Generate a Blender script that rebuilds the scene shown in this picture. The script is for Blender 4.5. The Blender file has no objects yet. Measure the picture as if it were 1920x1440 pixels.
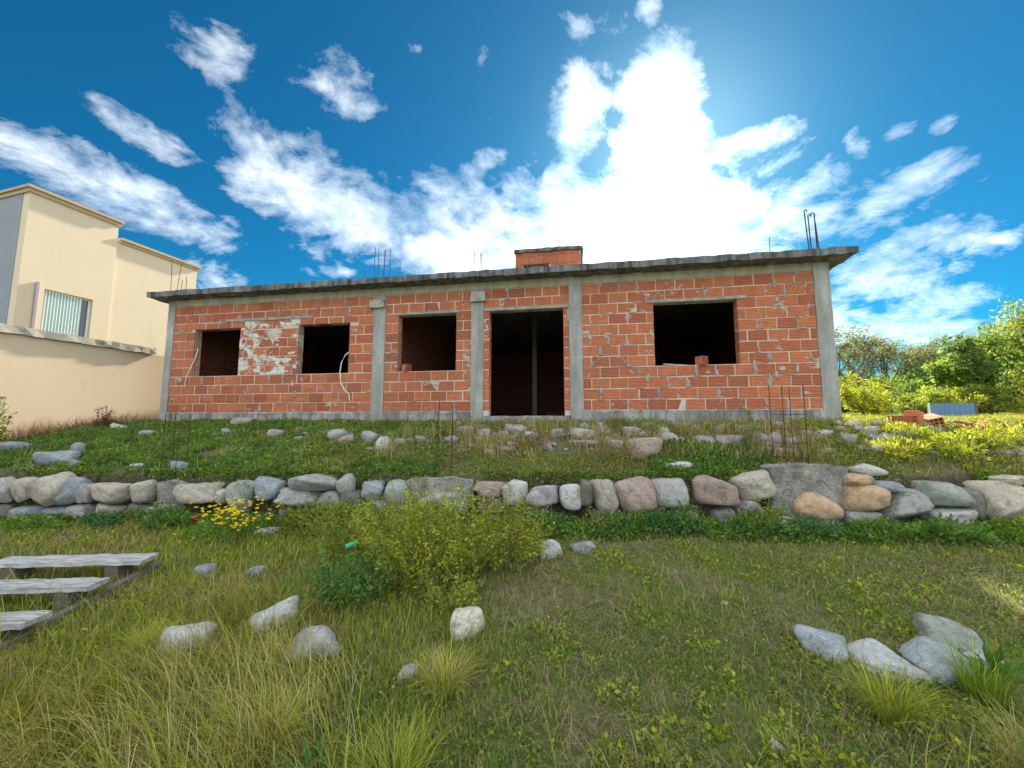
import bpy, bmesh, math, random
import numpy as np
from mathutils import Vector, Matrix
R = math.radians
random.seed(7); rng = np.random.default_rng(11)
SC = bpy.context.scene
COL = SC.collection

# ------------------------------------------------------------------ camera
EYE = 1.7
cd = bpy.data.cameras.new('camera'); cam = bpy.data.objects.new('camera', cd); COL.objects.link(cam)
cd.sensor_width = 36; cd.lens = 740/1920*36; cd.clip_start = .05; cd.clip_end = 2000
cam.location = (0, 0, EYE); cam.rotation_euler = (R(90+5.87), 0, 0)
SC.camera = cam

# ------------------------------------------------------------------ light, sky
SUN_AZ, SUN_EL = R(22.5), R(33.0)
SKY_STRENGTH = .15
EXPOSURE = 2.35
SC.view_settings.view_transform = 'Standard'; SC.view_settings.look = 'None'
SC.view_settings.exposure = EXPOSURE; SC.view_settings.gamma = 1
SC.view_settings.use_curve_mapping = False
SUN_DIR = Vector((math.sin(SUN_AZ)*math.cos(SUN_EL), math.cos(SUN_AZ)*math.cos(SUN_EL), math.sin(SUN_EL)))
sd = bpy.data.lights.new('sun', 'SUN'); sd.energy = 3.2; sd.angle = R(1.5); sd.color = (1, .9, .72)
so = bpy.data.objects.new('sun', sd); COL.objects.link(so); so.location = SUN_DIR*50
so.rotation_euler = SUN_DIR.to_track_quat('Z', 'Y').to_euler()

# cloud banks: each row maps (azimuth, elevation, 1) to the cloud's own two axes, plus its weight
LOBES=[(10.17,-5.67,10.753,-3.19,-18.04,9.992,0.72),(9.07,-5.67,8.104,-2.39,-15.02,9.359,1.10),(5.67,-1.39,5.051,-3.48,-19.36,5.019,1.10),(10.77,-3.74,10.356,-6.59,-31.01,10.467,0.80),(4.47,-2.82,3.503,-3.99,-9.13,2.569,1.30),(6.79,-5.43,5.742,-12.73,-25.94,9.060,0.80),(2.22,-0.06,-0.466,-0.72,-8.56,3.998,1.70),(6.31,2.85,-0.482,3.00,-8.30,4.108,1.50),(8.80,-0.47,-3.050,-1.08,-5.76,3.943,1.30),(11.29,-3.56,0.392,-1.73,-8.36,6.231,0.95),(8.34,2.62,-5.954,1.48,-31.71,17.238,1.00),(7.76,-0.35,-1.429,-3.02,-27.04,23.105,0.65),(4.91,-0.24,-1.924,-1.33,-7.63,4.083,1.10),(11.16,3.27,-10.350,8.32,-31.12,6.032,1.00),(14.96,-18.32,-2.167,-29.02,-20.25,32.076,0.42),(26.88,7.11,-25.270,4.84,-51.97,22.040,0.40),(30.24,9.04,-30.619,10.64,-48.53,14.255,0.35),(8.51,1.31,-7.149,2.77,-17.48,2.700,1.20),(11.55,0.75,-9.912,2.81,-36.85,5.429,0.95),(7.46,-0.54,-5.525,-3.76,-22.39,6.957,1.20),(27.06,2.26,-25.420,3.25,-67.31,16.698,0.75),(26.19,13.93,-25.487,13.78,-25.78,1.872,0.60),(16.51,-1.30,11.344,0.18,-23.95,7.145,0.70),(8.53,0.39,3.453,6.81,-47.56,19.448,0.60),(15.13,0.81,-13.603,5.18,-33.28,0.107,0.90),(21.49,-1.56,-6.584,-5.32,-27.82,24.926,0.70),(24.03,1.22,5.661,7.16,-50.68,41.735,0.45),(17.39,0.14,0.913,0.76,-27.97,17.326,0.60)]

class NT:
    """small node-tree helper"""
    def __init__(s, tree): s.t = tree; s.n = tree.nodes; s.l = tree.links
    def new(s, typ, **kw):
        n = s.n.new(typ)
        for k, v in kw.items():
            if k in n.bl_rna.properties and not isinstance(n.bl_rna.properties[k], bpy.types.CollectionProperty): setattr(n, k, v)
        return n
    def set(s, sock, v):
        if isinstance(v, bpy.types.NodeSocket): s.l.new(v, sock)
        elif v is not None:
            if hasattr(sock, 'default_value'):
                try: sock.default_value = v
                except (TypeError, ValueError): sock.default_value = (*v, 1)
    def math(s, op, a, b=None, c=None, clamp=False):
        n = s.new('ShaderNodeMath', operation=op, use_clamp=clamp)
        for i, v in enumerate((a, b, c)): s.set(n.inputs[i], v)
        return n.outputs[0]
    def vmath(s, op, a, b=None, scale=None):
        n = s.new('ShaderNodeVectorMath', operation=op)
        s.set(n.inputs[0], a); s.set(n.inputs[1], b)
        if scale is not None: s.set(n.inputs['Scale'], scale)
        return n.outputs['Value'] if op in ('DOT_PRODUCT', 'LENGTH', 'DISTANCE') else n.outputs['Vector']
    def mix(s, f, a, b, mode='MIX'):
        n = s.new('ShaderNodeMix', data_type='RGBA', blend_type=mode)
        s.set(n.inputs[0], f); s.set(n.inputs[6], a); s.set(n.inputs[7], b)
        return n.outputs[2]
    def noise(s, vec, scale, detail=4, rough=.55, dist=0, out=0):
        n = s.new('ShaderNodeTexNoise'); s.set(n.inputs['Vector'], vec)
        n.inputs['Scale'].default_value = scale; n.inputs['Detail'].default_value = detail
        n.inputs['Roughness'].default_value = rough; n.inputs['Distortion'].default_value = dist
        return n.outputs[out]
    def ramp(s, f, pts, interp='LINEAR'):
        n = s.new('ShaderNodeValToRGB'); s.set(n.inputs[0], f); e = n.color_ramp.elements
        n.color_ramp.interpolation = interp
        while len(e) > 1: e.remove(e[-1])
        e[0].position = pts[0][0]; e[0].color = (*pts[0][1], 1) if len(pts[0][1]) == 3 else pts[0][1]
        for p, c in pts[1:]:
            x = e.new(p); x.color = (*c, 1)
        return n.outputs[0]
    def range(s, v, a, b, c=0, d=1, smooth=False):
        n = s.new('ShaderNodeMapRange', interpolation_type='SMOOTHSTEP' if smooth else 'LINEAR')
        s.set(n.inputs[0], v)
        for i, q in enumerate((a, b, c, d)): s.set(n.inputs[1+i], q)
        return n.outputs[0]
    def xyz(s, x, y, z):
        n = s.new('ShaderNodeCombineXYZ')
        for i, v in enumerate((x, y, z)): s.set(n.inputs[i], v)
        return n.outputs[0]
    def sep(s, v):
        n = s.new('ShaderNodeSeparateXYZ'); s.set(n.inputs[0], v); return n.outputs

def build_world():
    w = bpy.data.worlds.new('World'); SC.world = w; w.use_nodes = True
    w.node_tree.nodes.clear(); T = NT(w.node_tree)
    out = T.new('ShaderNodeOutputWorld'); bg = T.new('ShaderNodeBackground'); T.l.new(bg.outputs[0], out.inputs[0])
    sky = T.new('ShaderNodeTexSky'); sky.sky_type = 'NISHITA'; sky.sun_disc = False
    sky.sun_elevation = SUN_EL; sky.sun_rotation = SUN_AZ
    sky.altitude = 1200; sky.air_density = 1.0; sky.dust_density = .6; sky.ozone_density = 3.0
    tc = T.new('ShaderNodeTexCoord'); D = T.vmath('NORMALIZE', tc.outputs['Generated'])
    x, y, z = T.sep(D)
    az = T.math('ARCTAN2', x, y); el = T.math('ARCSINE', z)
    v = T.xyz(az, el, 1.0)
    # cloud noise over the whole sky; the cover is thicker out of view
    cz = T.math('ADD', T.math('MAXIMUM', z, 0), .22)
    Q = T.xyz(T.math('DIVIDE', x, cz), T.math('DIVIDE', y, cz), .3)
    warp = T.noise(Q, 1.4, 2, .5, 0, 1)
    Qw = T.vmath('ADD', Q, T.vmath('SCALE', T.vmath('SUBTRACT', warp, (.5, .5, .5)), scale=.35))
    fb = T.noise(Qw, 4.2, 12, .64, .1)
    fb2 = T.noise(Qw, 17.0, 6, .7, .3)
    acc = -1.0
    for a0, a1, a2, b0, b1, b2, wgt in LOBES:
        a = T.vmath('DOT_PRODUCT', v, (a0, a1, a2)); b = T.vmath('DOT_PRODUCT', v, (b0, b1, b2))
        r2 = T.math('MULTIPLY_ADD', a, a, T.math('MULTIPLY', b, b))
        q = T.math('MULTIPLY_ADD', r2, -.62, wgt*.62-.04)
        acc = T.math('MAXIMUM', acc, q)
    acc = T.math('MAXIMUM', acc, -.60)
    # outside the view: thicker unseen cloud, added as fill light for the shaded facade
    inview = T.math('MULTIPLY', T.range(T.math('ABSOLUTE', az), .98, 1.35, 1, 0, True), T.range(el, .92, 1.2, 1, 0, True))
    base = T.math('ADD', T.math('MULTIPLY', inview, acc), T.math('MULTIPLY', T.math('SUBTRACT', 1, inview), 1.45))
    nz = T.math('ADD', T.math('MULTIPLY', T.math('SUBTRACT', fb, .5), 2.65), T.math('MULTIPLY', T.math('SUBTRACT', fb2, .5), 1.05))
    den = T.math('ADD', base, nz)
    cov = T.range(den, -.02, 2.1, 0, 1, False)
    cosang = T.math('MAXIMUM', T.vmath('DOT_PRODUCT', D, tuple(SUN_DIR)), 0)
    glow = T.math('POWER', cosang, 60); wide = T.math('POWER', cosang, 9)
    shade = T.range(T.noise(Qw, 5.5, 6, .6, 0), .36, .64, .0, 1.0)
    ccol = T.mix(shade, (.45, .52, .58, 1), (1.0, 1.0, .94, 1))
    amp = T.math('ADD', T.math('ADD', 4.2, T.math('MULTIPLY', wide, .6)), T.math('MULTIPLY', glow, 10.0))
    ccol = T.vmath('SCALE', ccol, scale=amp)
    # deep polarised blue
    g = T.new('ShaderNodeGamma'); T.l.new(sky.outputs[0], g.inputs[0]); g.inputs[1].default_value = 1.0
    blue = T.vmath('MULTIPLY', g.outputs[0], (.012, .116, .146))
    blue = T.vmath('ADD', blue, T.vmath('SCALE', (1.0, .95, .85), scale=T.math('ADD', T.math('MULTIPLY', T.math('POWER', cosang, 60), .45), T.math('MULTIPLY', T.math('POWER', cosang, 10), .06))))
    fin = T.mix(cov, blue, ccol)
    T.l.new(fin, bg.inputs[0]); bg.inputs[1].default_value = SKY_STRENGTH
build_world()

# ------------------------------------------------------------------ materials
MATS = {}
def material(name, rough=.9):
    m = bpy.data.materials.new(name); m.use_nodes = True; m.node_tree.nodes.clear(); T = NT(m.node_tree)
    o = T.new('ShaderNodeOutputMaterial'); b = T.new('ShaderNodeBsdfPrincipled'); T.l.new(b.outputs[0], o.inputs[0])
    b.inputs['Roughness'].default_value = rough; b.inputs['Specular IOR Level'].default_value = .25
    MATS[name] = m
    return m, T, b, o
def bump(T, b, h, strength=.3, dist=.02):
    n = T.new('ShaderNodeBump'); n.inputs['Strength'].default_value = strength; n.inputs['Distance'].default_value = dist
    T.set(n.inputs['Height'], h); T.l.new(n.outputs[0], b.inputs['Normal'])
def wpos(T): return T.new('ShaderNodeNewGeometry').outputs['Position']
def opos(T): return T.new('ShaderNodeTexCoord').outputs['Object']
def orand(T): return T.new('ShaderNodeObjectInfo').outputs['Random']

def brick_material(name, smear):
    m, T, b, o = material(name, .85)
    P = wpos(T); r = orand(T)
    c = T.ramp(r, [(0, (.36, .10, .05)), (.25, (.46, .14, .07)), (.5, (.55, .185, .08)), (.75, (.54, .17, .09)), (.9, (.44, .12, .065)), (1, (.34, .11, .065))])
    c = T.mix(T.range(T.noise(P, 9, 4), .35, .7, 0, .55), c, (.30, .10, .055, 1))
    c = T.mix(T.range(T.noise(P, 45, 3), .5, .8, 0, .35), c, (.60, .28, .15, 1))
    st = T.vmath('MULTIPLY', P, (1, 1, 1.5))
    s1 = T.math('ADD', T.math('MULTIPLY', T.noise(st, 3.1, 6, .62, .3), .65), T.math('MULTIPLY', T.noise(st, 11, 5, .65, .3), .35))
    f = T.range(s1, smear, smear+.035, 0, 1)
    mc = T.mix(T.noise(P, 20, 4), (.34, .33, .30, 1), (.52, .49, .43, 1)) if smear > .5 else T.mix(T.noise(P, 20, 4), (.50, .50, .48, 1), (.70, .68, .64, 1))
    c = T.mix(f, c, mc)
    # washed-out dirt
    c = T.mix(T.range(T.noise(T.vmath('MULTIPLY', P, (1, 1, .35)), 2.0, 5), .52, .75, 0, .45), c, (.24, .15, .10, 1))
    T.l.new(c, b.inputs['Base Color'])
    z = T.sep(P)[2]
    gro = T.math('SINE', T.math('MULTIPLY', z, 2*math.pi/.0247))
    h = T.math('ADD', T.math('MULTIPLY', T.math('MULTIPLY', gro, .6), T.math('SUBTRACT', 1, f)), T.math('ADD', T.math('MULTIPLY', T.noise(P, 60, 4), .8), T.math('MULTIPLY', f, 1.2)))
    bump(T, b, h, .8, .007)
brick_material('brick', .585); brick_material('brick_patched', .485)

m, T, b, o = material('mortar', .95)
P = wpos(T); c = T.mix(T.noise(P, 6, 5), (.40, .36, .31, 1), (.66, .61, .53, 1)); T.l.new(c, b.inputs['Base Color'])
bump(T, b, T.noise(P, 70, 5, .7), .8, .012)

def concrete(name, c0, c1, dark, amount, rough=.9):
    m, T, b, o = material(name, rough)
    P = wpos(T)
    c = T.mix(T.range(T.noise(P, 2.4, 6, .6), .3, .72), c0, c1)
    c = T.mix(T.range(T.noise(P, 28, 4, .6), .45, .8, 0, .5), c, tuple(x*.72 for x in c0))
    st = T.noise(T.vmath('MULTIPLY', P, (3.2, 3.2, .5)), 2.6, 6, .62)
    c = T.mix(T.range(st, .42, .62, 0, amount), c, dark)
    T.l.new(c, b.inputs['Base Color'])
    line = T.math('SINE', T.math('MULTIPLY', T.sep(P)[2], 2*math.pi/.11))
    bump(T, b, T.math('ADD', T.noise(P, 40, 6, .65), T.math('MULTIPLY', line, .04)), .5, .012)
concrete('concrete', (.27, .28, .28), (.42, .43, .42), (.16, .15, .13), .5)
m, T, b, o = material('footing_concrete', .95); P = wpos(T)
c = T.mix(T.range(T.noise(P, 5, 6, .65), .35, .65), (.17, .16, .16, 1), (.40, .38, .36, 1)); c = T.mix(T.range(T.noise(P, 24, 5, .7), .45, .7, 0, .7), c, (.11, .10, .09, 1))
c = T.mix(T.range(T.noise(P, 60, 3, .6), .6, .7, 0, .6), c, (.5, .48, .45, 1)); T.l.new(c, b.inputs['Base Color']); bump(T, b, T.math('ADD', T.noise(P, 9, 6, .7), T.math('MULTIPLY', T.noise(P, 45, 4), .5)), 1, .05)
concrete('beam_concrete', (.36, .34, .27), (.46, .43, .34), (.20, .19, .16), .5)
concrete('slab_concrete', (.11, .115, .125), (.25, .26, .27), (.03, .031, .032), .85)
concrete('floor_concrete', (.2, .19, .18), (.3, .29, .27), (.12, .11, .1), .5)
concrete('plinth_concrete', (.26, .26, .26), (.40, .39, .38), (.10, .085, .07), .75)

m, T, b, o = material('inner_brick', .9)  # brick darkened so the rooms look unlit: their shade is in the colour
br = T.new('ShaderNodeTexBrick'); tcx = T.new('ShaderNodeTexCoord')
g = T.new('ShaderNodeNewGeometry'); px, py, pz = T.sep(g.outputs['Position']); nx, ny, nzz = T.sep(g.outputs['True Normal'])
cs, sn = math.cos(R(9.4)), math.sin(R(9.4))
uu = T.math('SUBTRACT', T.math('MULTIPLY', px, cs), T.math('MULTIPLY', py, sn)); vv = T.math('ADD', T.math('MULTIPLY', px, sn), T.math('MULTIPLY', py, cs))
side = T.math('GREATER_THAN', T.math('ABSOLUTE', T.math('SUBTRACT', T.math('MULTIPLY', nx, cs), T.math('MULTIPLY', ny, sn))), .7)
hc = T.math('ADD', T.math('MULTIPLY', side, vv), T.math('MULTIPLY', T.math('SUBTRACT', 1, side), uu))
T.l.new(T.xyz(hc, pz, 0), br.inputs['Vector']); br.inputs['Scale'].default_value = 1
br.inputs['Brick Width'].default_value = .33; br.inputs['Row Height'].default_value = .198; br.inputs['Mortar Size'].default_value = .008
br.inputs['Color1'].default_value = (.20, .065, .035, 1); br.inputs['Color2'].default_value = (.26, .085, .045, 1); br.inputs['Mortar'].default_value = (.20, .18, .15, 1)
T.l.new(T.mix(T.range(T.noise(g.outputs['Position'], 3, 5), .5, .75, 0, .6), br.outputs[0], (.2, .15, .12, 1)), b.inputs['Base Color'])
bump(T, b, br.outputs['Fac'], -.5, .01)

m, T, b, o = material('steel_bar', .75); P = wpos(T)
T.l.new(T.mix(T.noise(P, 30, 3), (.035, .022, .018, 1), (.12, .055, .03, 1)), b.inputs['Base Color']); b.inputs['Metallic'].default_value = .2
m, T, b, o = material('white_plastic', .4); b.inputs['Base Color'].default_value = (.75, .75, .68, 1)
m, T, b, o = material('ochre_render', .92); P = wpos(T)
c = T.mix(T.noise(P, .9, 5), (.58, .48, .36, 1), (.64, .53, .40, 1)); c = T.mix(T.range(T.noise(P, 14, 4), .55, .8, 0, .2), c, (.42, .31, .20, 1))
c = T.mix(T.range(T.noise(T.vmath('MULTIPLY', P, (2.5, 2.5, .22)), 1.6, 6, .65), .55, .8, 0, .3), c, (.38, .30, .21, 1))
T.l.new(c, b.inputs['Base Color']); bump(T, b, T.noise(P, 90, 4), .3, .008)
m, T, b, o = material('wall_render', .92); P = wpos(T)
c = T.mix(T.noise(P, 1.1, 5), (.58, .47, .34, 1), (.64, .53, .39, 1)); zz = T.sep(P)[2]
nn = T.noise(T.vmath('MULTIPLY', P, (1, 1, .6)), 2.2, 6, .65)
c = T.mix(T.range(T.math('SUBTRACT', nn, T.math('MULTIPLY', T.math('SUBTRACT', zz, 1.6), .45)), .42, .62, 0, .6), c, (.27, .15, .10, 1))
c = T.mix(T.range(nn, .64, .75, 0, .35), c, (.34, .27, .2, 1))
T.l.new(c, b.inputs['Base Color']); bump(T, b, T.noise(P, 70, 4), .35, .008)
m, T, b, o = material('shade_grey_render', .92); P = wpos(T)  # blue-grey for the front face: its shade is put into the colour
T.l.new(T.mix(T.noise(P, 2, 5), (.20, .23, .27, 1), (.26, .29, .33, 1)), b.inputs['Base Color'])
m, T, b, o = material('cap_concrete', .95); P = wpos(T)
c = T.mix(T.noise(P, 4, 6, .65), (.24, .23, .21, 1), (.50, .47, .42, 1)); c = T.mix(T.range(T.noise(P, 7, 5), .55, .7, 0, .8), c, (.10, .09, .07, 1))
T.l.new(c, b.inputs['Base Color'])
m, T, b, o = material('cornice_paint', .9); P = wpos(T)
T.l.new(T.mix(T.noise(P, 5, 4), (.36, .27, .18, 1), (.48, .36, .24, 1)), b.inputs['Base Color'])
m, T, b, o = material('window_glass', .08); b.inputs['Base Color'].default_value = (.03, .06, .08, 1); b.inputs['Specular IOR Level'].default_value = .8
m, T, b, o = material('curtain', .8); P = wpos(T)
T.l.new(T.mix(T.noise(P, 3, 2), (.32, .55, .58, 1), (.50, .68, .68, 1)), b.inputs['Base Color'])
m, T, b, o = material('white_paint', .5); b.inputs['Base Color'].default_value = (.72, .72, .70, 1)
m, T, b, o = material('strip_purple', .6); b.inputs['Base Color'].default_value = (.30, .27, .33, 1)

m, T, b, o = material('old_wood', .85); P = opos(T)
gr = T.noise(T.vmath('MULTIPLY', P, (1.2, 22, 22)), 2.2, 6, .65, .4)
c = T.ramp(gr, [(.3, (.16, .15, .15)), (.48, (.36, .36, .37)), (.7, (.56, .56, .57))])
c = T.mix(T.range(T.noise(P, 7, 4), .58, .75, 0, .6), c, (.17, .15, .11, 1))
T.l.new(c, b.inputs['Base Color']); bump(T, b, gr, .5, .006)
m, T, b, o = material('dark_wood', .9); P = opos(T)
T.l.new(T.mix(T.noise(T.vmath('MULTIPLY', P, (3, 3, 20)), 2, 5), (.06, .055, .045, 1), (.2, .19, .16, 1)), b.inputs['Base Color'])
m, T, b, o = material('blue_sheet', .45); P = wpos(T)
T.l.new(T.mix(T.noise(P, 3, 4), (.07, .15, .30, 1), (.13, .24, .40, 1)), b.inputs['Base Color'])
bump(T, b, T.math('SINE', T.math('MULTIPLY', T.sep(P)[0], 60)), .3, .02)

STONE = {'g': ((.27, .27, .27), (.42, .41, .40)), 't': ((.36, .32, .27), (.50, .46, .40)), 'b': ((.20, .23, .27), (.34, .37, .40)), 'd': ((.12, .12, .11), (.22, .21, .19)),
         'n': ((.24, .27, .25), (.38, .40, .36)), 'w': ((.42, .38, .31), (.55, .50, .42)), 'r': ((.31, .23, .20), (.43, .34, .30)), 'p': ((.42, .41, .40), (.58, .57, .55)),
         'v': ((.27, .24, .27), (.43, .39, .42)), 'o': ((.45, .29, .18), (.55, .40, .27)), 'W': ((.46, .47, .49), (.62, .62, .62)), 'c': ((.48, .44, .36), (.64, .59, .48)), 'B': ((.26, .31, .35), (.45, .49, .52))}
for k, (c0, c1) in STONE.items():
    m, T, b, o = material('stone_'+k, .85); P = wpos(T); r = orand(T)
    Q = T.vmath('ADD', P, T.xyz(T.math('MULTIPLY', r, 31), T.math('MULTIPLY', r, 17), 0))
    c = T.mix(T.range(T.noise(Q, 3.5, 5, .6, .5), .3, .7), (*c0, 1), (*c1, 1))
    c = T.mix(T.range(T.noise(Q, 30, 5, .75), .48, .74, 0, .5), c, tuple(x*.45 for x in c0))
    vor = T.new('ShaderNodeTexVoronoi'); vor.feature = 'DISTANCE_TO_EDGE'; vor.inputs['Scale'].default_value = 5; T.l.new(T.vmath('ADD', Q, T.vmath('SCALE', T.noise(Q, 4, 4, .6, 0, 1), scale=.25)), vor.inputs['Vector'])
    c = T.mix(T.range(vor.outputs['Distance'], .0, .03, .55, 0), c, tuple(x*.4 for x in c0))
    c = T.mix(T.range(T.noise(Q, 11, 4, .6), .6, .72, 0, .6), c, tuple(min(1, x*1.25) for x in c1))
    c = T.mix(T.range(T.noise(Q, 6, 6, .7), .53, .68, 0, .7), c, (.14, .13, .08, 1))
    T.l.new(c, b.inputs['Base Color'])
    bump(T, b, T.math('ADD', T.noise(Q, 14, 6, .65), T.math('MULTIPLY', T.noise(Q, 60, 4), .5)), .9, .03)

m, T, b, o = material('soil', .95); P = wpos(T)
n1 = T.noise(P, 1.1, 6, .6); n2 = T.noise(P, 14, 5, .7)
c = T.ramp(n2, [(.25, (.05, .04, .028)), (.45, (.13, .105, .065)), (.6, (.22, .18, .12)), (.8, (.30, .26, .19))])
c = T.mix(T.range(n1, .38, .62, .15, .8), c, T.ramp(T.noise(P, 33, 4, .7), [(.3, (.05, .08, .02)), (.55, (.13, .17, .04)), (.8, (.26, .25, .10))]))
# the open field behind, sunburnt grass
px, py, pz = T.sep(P)
far = T.range(py, 7.5, 10, 0, 1)
c = T.mix(far, c, T.ramp(T.noise(P, 6, 6, .7), [(.3, (.12, .15, .02)), (.5, (.24, .25, .04)), (.75, (.36, .33, .08))]))
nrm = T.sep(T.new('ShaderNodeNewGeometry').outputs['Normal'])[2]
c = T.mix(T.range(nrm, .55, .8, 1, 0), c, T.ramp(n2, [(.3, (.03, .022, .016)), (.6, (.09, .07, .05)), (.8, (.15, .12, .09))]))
T.l.new(c, b.inputs['Base Color']); bump(T, b, T.math('ADD', n2, T.noise(P, 50, 4)), .8, .04)

def leaf_material(name, trans=.35, rough=.55):
    m, T, b, o = material(name, rough)
    a = T.new('ShaderNodeAttribute'); a.attribute_name = 'Col'
    T.l.new(a.outputs['Color'], b.inputs['Base Color'])
    t = T.new('ShaderNodeBsdfTranslucent'); mx = T.new('ShaderNodeMixShader'); mx.inputs[0].default_value = trans
    T.l.new(T.vmath('MULTIPLY', a.outputs['Color'], (1.5, 1.5, .8)), t.inputs[0])
    T.l.new(b.outputs[0], mx.inputs[1]); T.l.new(t.outputs[0], mx.inputs[2]); T.l.new(mx.outputs[0], o.inputs[0])
leaf_material('leaf', .38); leaf_material('tree_leaf', .52); leaf_material('grass', .3, .6); leaf_material('petal', .3)
m, T, b, o = material('bark', .95); P = wpos(T)
T.l.new(T.mix(T.noise(T.vmath('MULTIPLY', P, (5, 5, 1)), 5, 5), (.06, .045, .035, 1), (.2, .165, .13, 1)), b.inputs['Base Color'])
m, T, b, o = material('stalk', .9); b.inputs['Base Color'].default_value = (.17, .17, .06, 1)
m, T, b, o = material('green_plastic', .4); b.inputs['Base Color'].default_value = (.05, .42, .30, 1)
m, T, b, o = material('hole_dark', .95); b.inputs['Base Color'].default_value = (.07, .03, .02, 1)

# ------------------------------------------------------------------ object helpers
def tag(o, label=None, cat=None, group=None, kind=None):
    if label: o['label'] = label
    if cat: o['category'] = cat
    if group: o['group'] = group
    if kind: o['kind'] = kind
    return o
def empty(name, loc=(0, 0, 0), rz=0):
    o = bpy.data.objects.new(name, None); COL.objects.link(o); o.location = loc; o.rotation_euler = (0, 0, rz); o.empty_display_size = .2
    return o
def link(name, me, mat=None, parent=None, loc=None, rot=None, scale=None):
    if mat and not me.materials: me.materials.append(MATS[mat])
    o = bpy.data.objects.new(name, me); COL.objects.link(o)
    if parent: o.parent = parent
    if loc is not None: o.location = loc
    if rot is not None: o.rotation_euler = rot
    if scale is not None: o.scale = scale
    return o
def np_mesh(name, V, F, C=None, smooth=False):
    """V (n,3), F (m,k) equal-sized faces"""
    V = np.asarray(V, np.float32); F = np.asarray(F, np.int32); k = F.shape[1]
    me = bpy.data.meshes.new(name)
    me.vertices.add(len(V)); me.vertices.foreach_set('co', V.ravel())
    me.loops.add(F.size); me.loops.foreach_set('vertex_index', F.ravel())
    me.polygons.add(len(F)); me.polygons.foreach_set('loop_start', np.arange(0, F.size, k, dtype=np.int32))
    me.polygons.foreach_set('loop_total', np.full(len(F), k, np.int32))
    if smooth: me.polygons.foreach_set('use_smooth', np.ones(len(F), bool))
    me.update(calc_edges=True)
    if C is not None:
        at = me.attributes.new('Col', 'FLOAT_COLOR', 'POINT')
        at.data.foreach_set('color', np.concatenate([C, np.ones((len(C), 1))], 1).astype(np.float32).ravel())
    return me
class MB:
    """collects simple solids into one mesh"""
    def __init__(s): s.V = []; s.F = []
    def box(s, x0, x1, y0, y1, z0, z1):
        n = len(s.V); s.V += [(x, y, z) for z in (z0, z1) for y in (y0, y1) for x in (x0, x1)]
        s.F += [tuple(n+i for i in f) for f in ((0, 2, 3, 1), (4, 5, 7, 6), (0, 1, 5, 4), (2, 6, 7, 3), (0, 4, 6, 2), (1, 3, 7, 5))]
        return s
    def tube(s, pts, r, k=6, taper=None):
        n = len(s.V); pts = [Vector(p) for p in pts]
        for i, p in enumerate(pts):
            d = (pts[min(i+1, len(pts)-1)]-pts[max(i-1, 0)]).normalized()
            a = d.cross(Vector((0, 0, 1)) if abs(d.z) < .9 else Vector((1, 0, 0))).normalized(); bb = d.cross(a)
            rr = r if taper is None else r+(taper-r)*i/(len(pts)-1)
            for j in range(k):
                t = 2*math.pi*j/k; s.V.append(tuple(p+a*rr*math.cos(t)+bb*rr*math.sin(t)))
        for i in range(len(pts)-1):
            for j in range(k): s.F.append((n+i*k+j, n+i*k+(j+1) % k, n+(i+1)*k+(j+1) % k, n+(i+1)*k+j))
        s.F.append(tuple(n+j for j in reversed(range(k)))); s.F.append(tuple(n+(len(pts)-1)*k+j for j in range(k)))
        return s
    def mesh(s, name, bevel=0):
        me = bpy.data.meshes.new(name); me.from_pydata(s.V, [], s.F); me.update()
        if bevel:
            bm = bmesh.new(); bm.from_mesh(me); bmesh.ops.bevel(bm, geom=bm.edges[:], offset=bevel, segments=1, affect='EDGES'); bm.to_mesh(me); bm.free()
        return me
    def build(s, name, mat, parent=None, bevel=0, **kw): return link(name, s.mesh(name, bevel), mat, parent, **kw)

def vnoise(x, y, seed=0):
    """smooth 2-D value noise in 0..1"""
    x = np.asarray(x, float); y = np.asarray(y, float); xi = np.floor(x).astype(int); yi = np.floor(y).astype(int)
    fx = x-xi; fy = y-yi; fx = fx*fx*(3-2*fx); fy = fy*fy*(3-2*fy)
    def h(a, b):
        n = (a*374761393+b*668265263+seed*1442695041) & 0x7fffffff
        n = ((n ^ (n >> 13))*1274126177) & 0x7fffffff
        return ((n ^ (n >> 16)) & 0xffff)/65535.
    return (h(xi, yi)*(1-fx)+h(xi+1, yi)*fx)*(1-fy)+(h(xi, yi+1)*(1-fx)+h(xi+1, yi+1)*fx)*fy
def fbm(x, y, seed=0): return (vnoise(x, y, seed)*.5+vnoise(x*2.1, y*2.1, seed+1)*.3+vnoise(x*4.3, y*4.3, seed+2)*.2)

# ------------------------------------------------------------------ terrain
TH = R(9.4); UX = np.array([math.cos(TH), -math.sin(TH)]); VX = np.array([math.sin(TH), math.cos(TH)])
PL = np.array([-7.7486, 8.7])                       # left front corner of the brick house
def yw(x): return 5.35-.033*x                       # line of the dry-stone wall
def yf(x): return PL[1]-(x-PL[0])*math.tan(TH)      # line of the facade
def smooth(t): t = np.clip(t, 0, 1); return t*t*(3-2*t)
def ground_z(x, y):
    x = np.asarray(x, float); y = np.asarray(y, float)
    front = np.interp(y, [-5, 0, 1.8, 3.0, 3.94, 5.2], [-.05, -.05, 0, .10, .24, .40])+.05*(fbm(x*1.3, y*1.3, 3)-.5)
    t = np.clip((y-yw(x)-.1)/np.maximum(yf(x)-yw(x)-.25, .3), 0, 1)
    plat = 1.02+.68*t**.85+.03*np.clip(y-yf(x), 0, 30)*smooth((x-4)/4)+.09*(fbm(x*1.7, y*1.7, 9)-.5)*np.sin(np.pi*t)
    plat = plat+.10*(fbm(x*.8, y*.8, 19)-.5)*smooth((x-6)/3)
    w = smooth((y-yw(x)+.06)/.12)
    return front*(1-w)+plat*w
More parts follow.
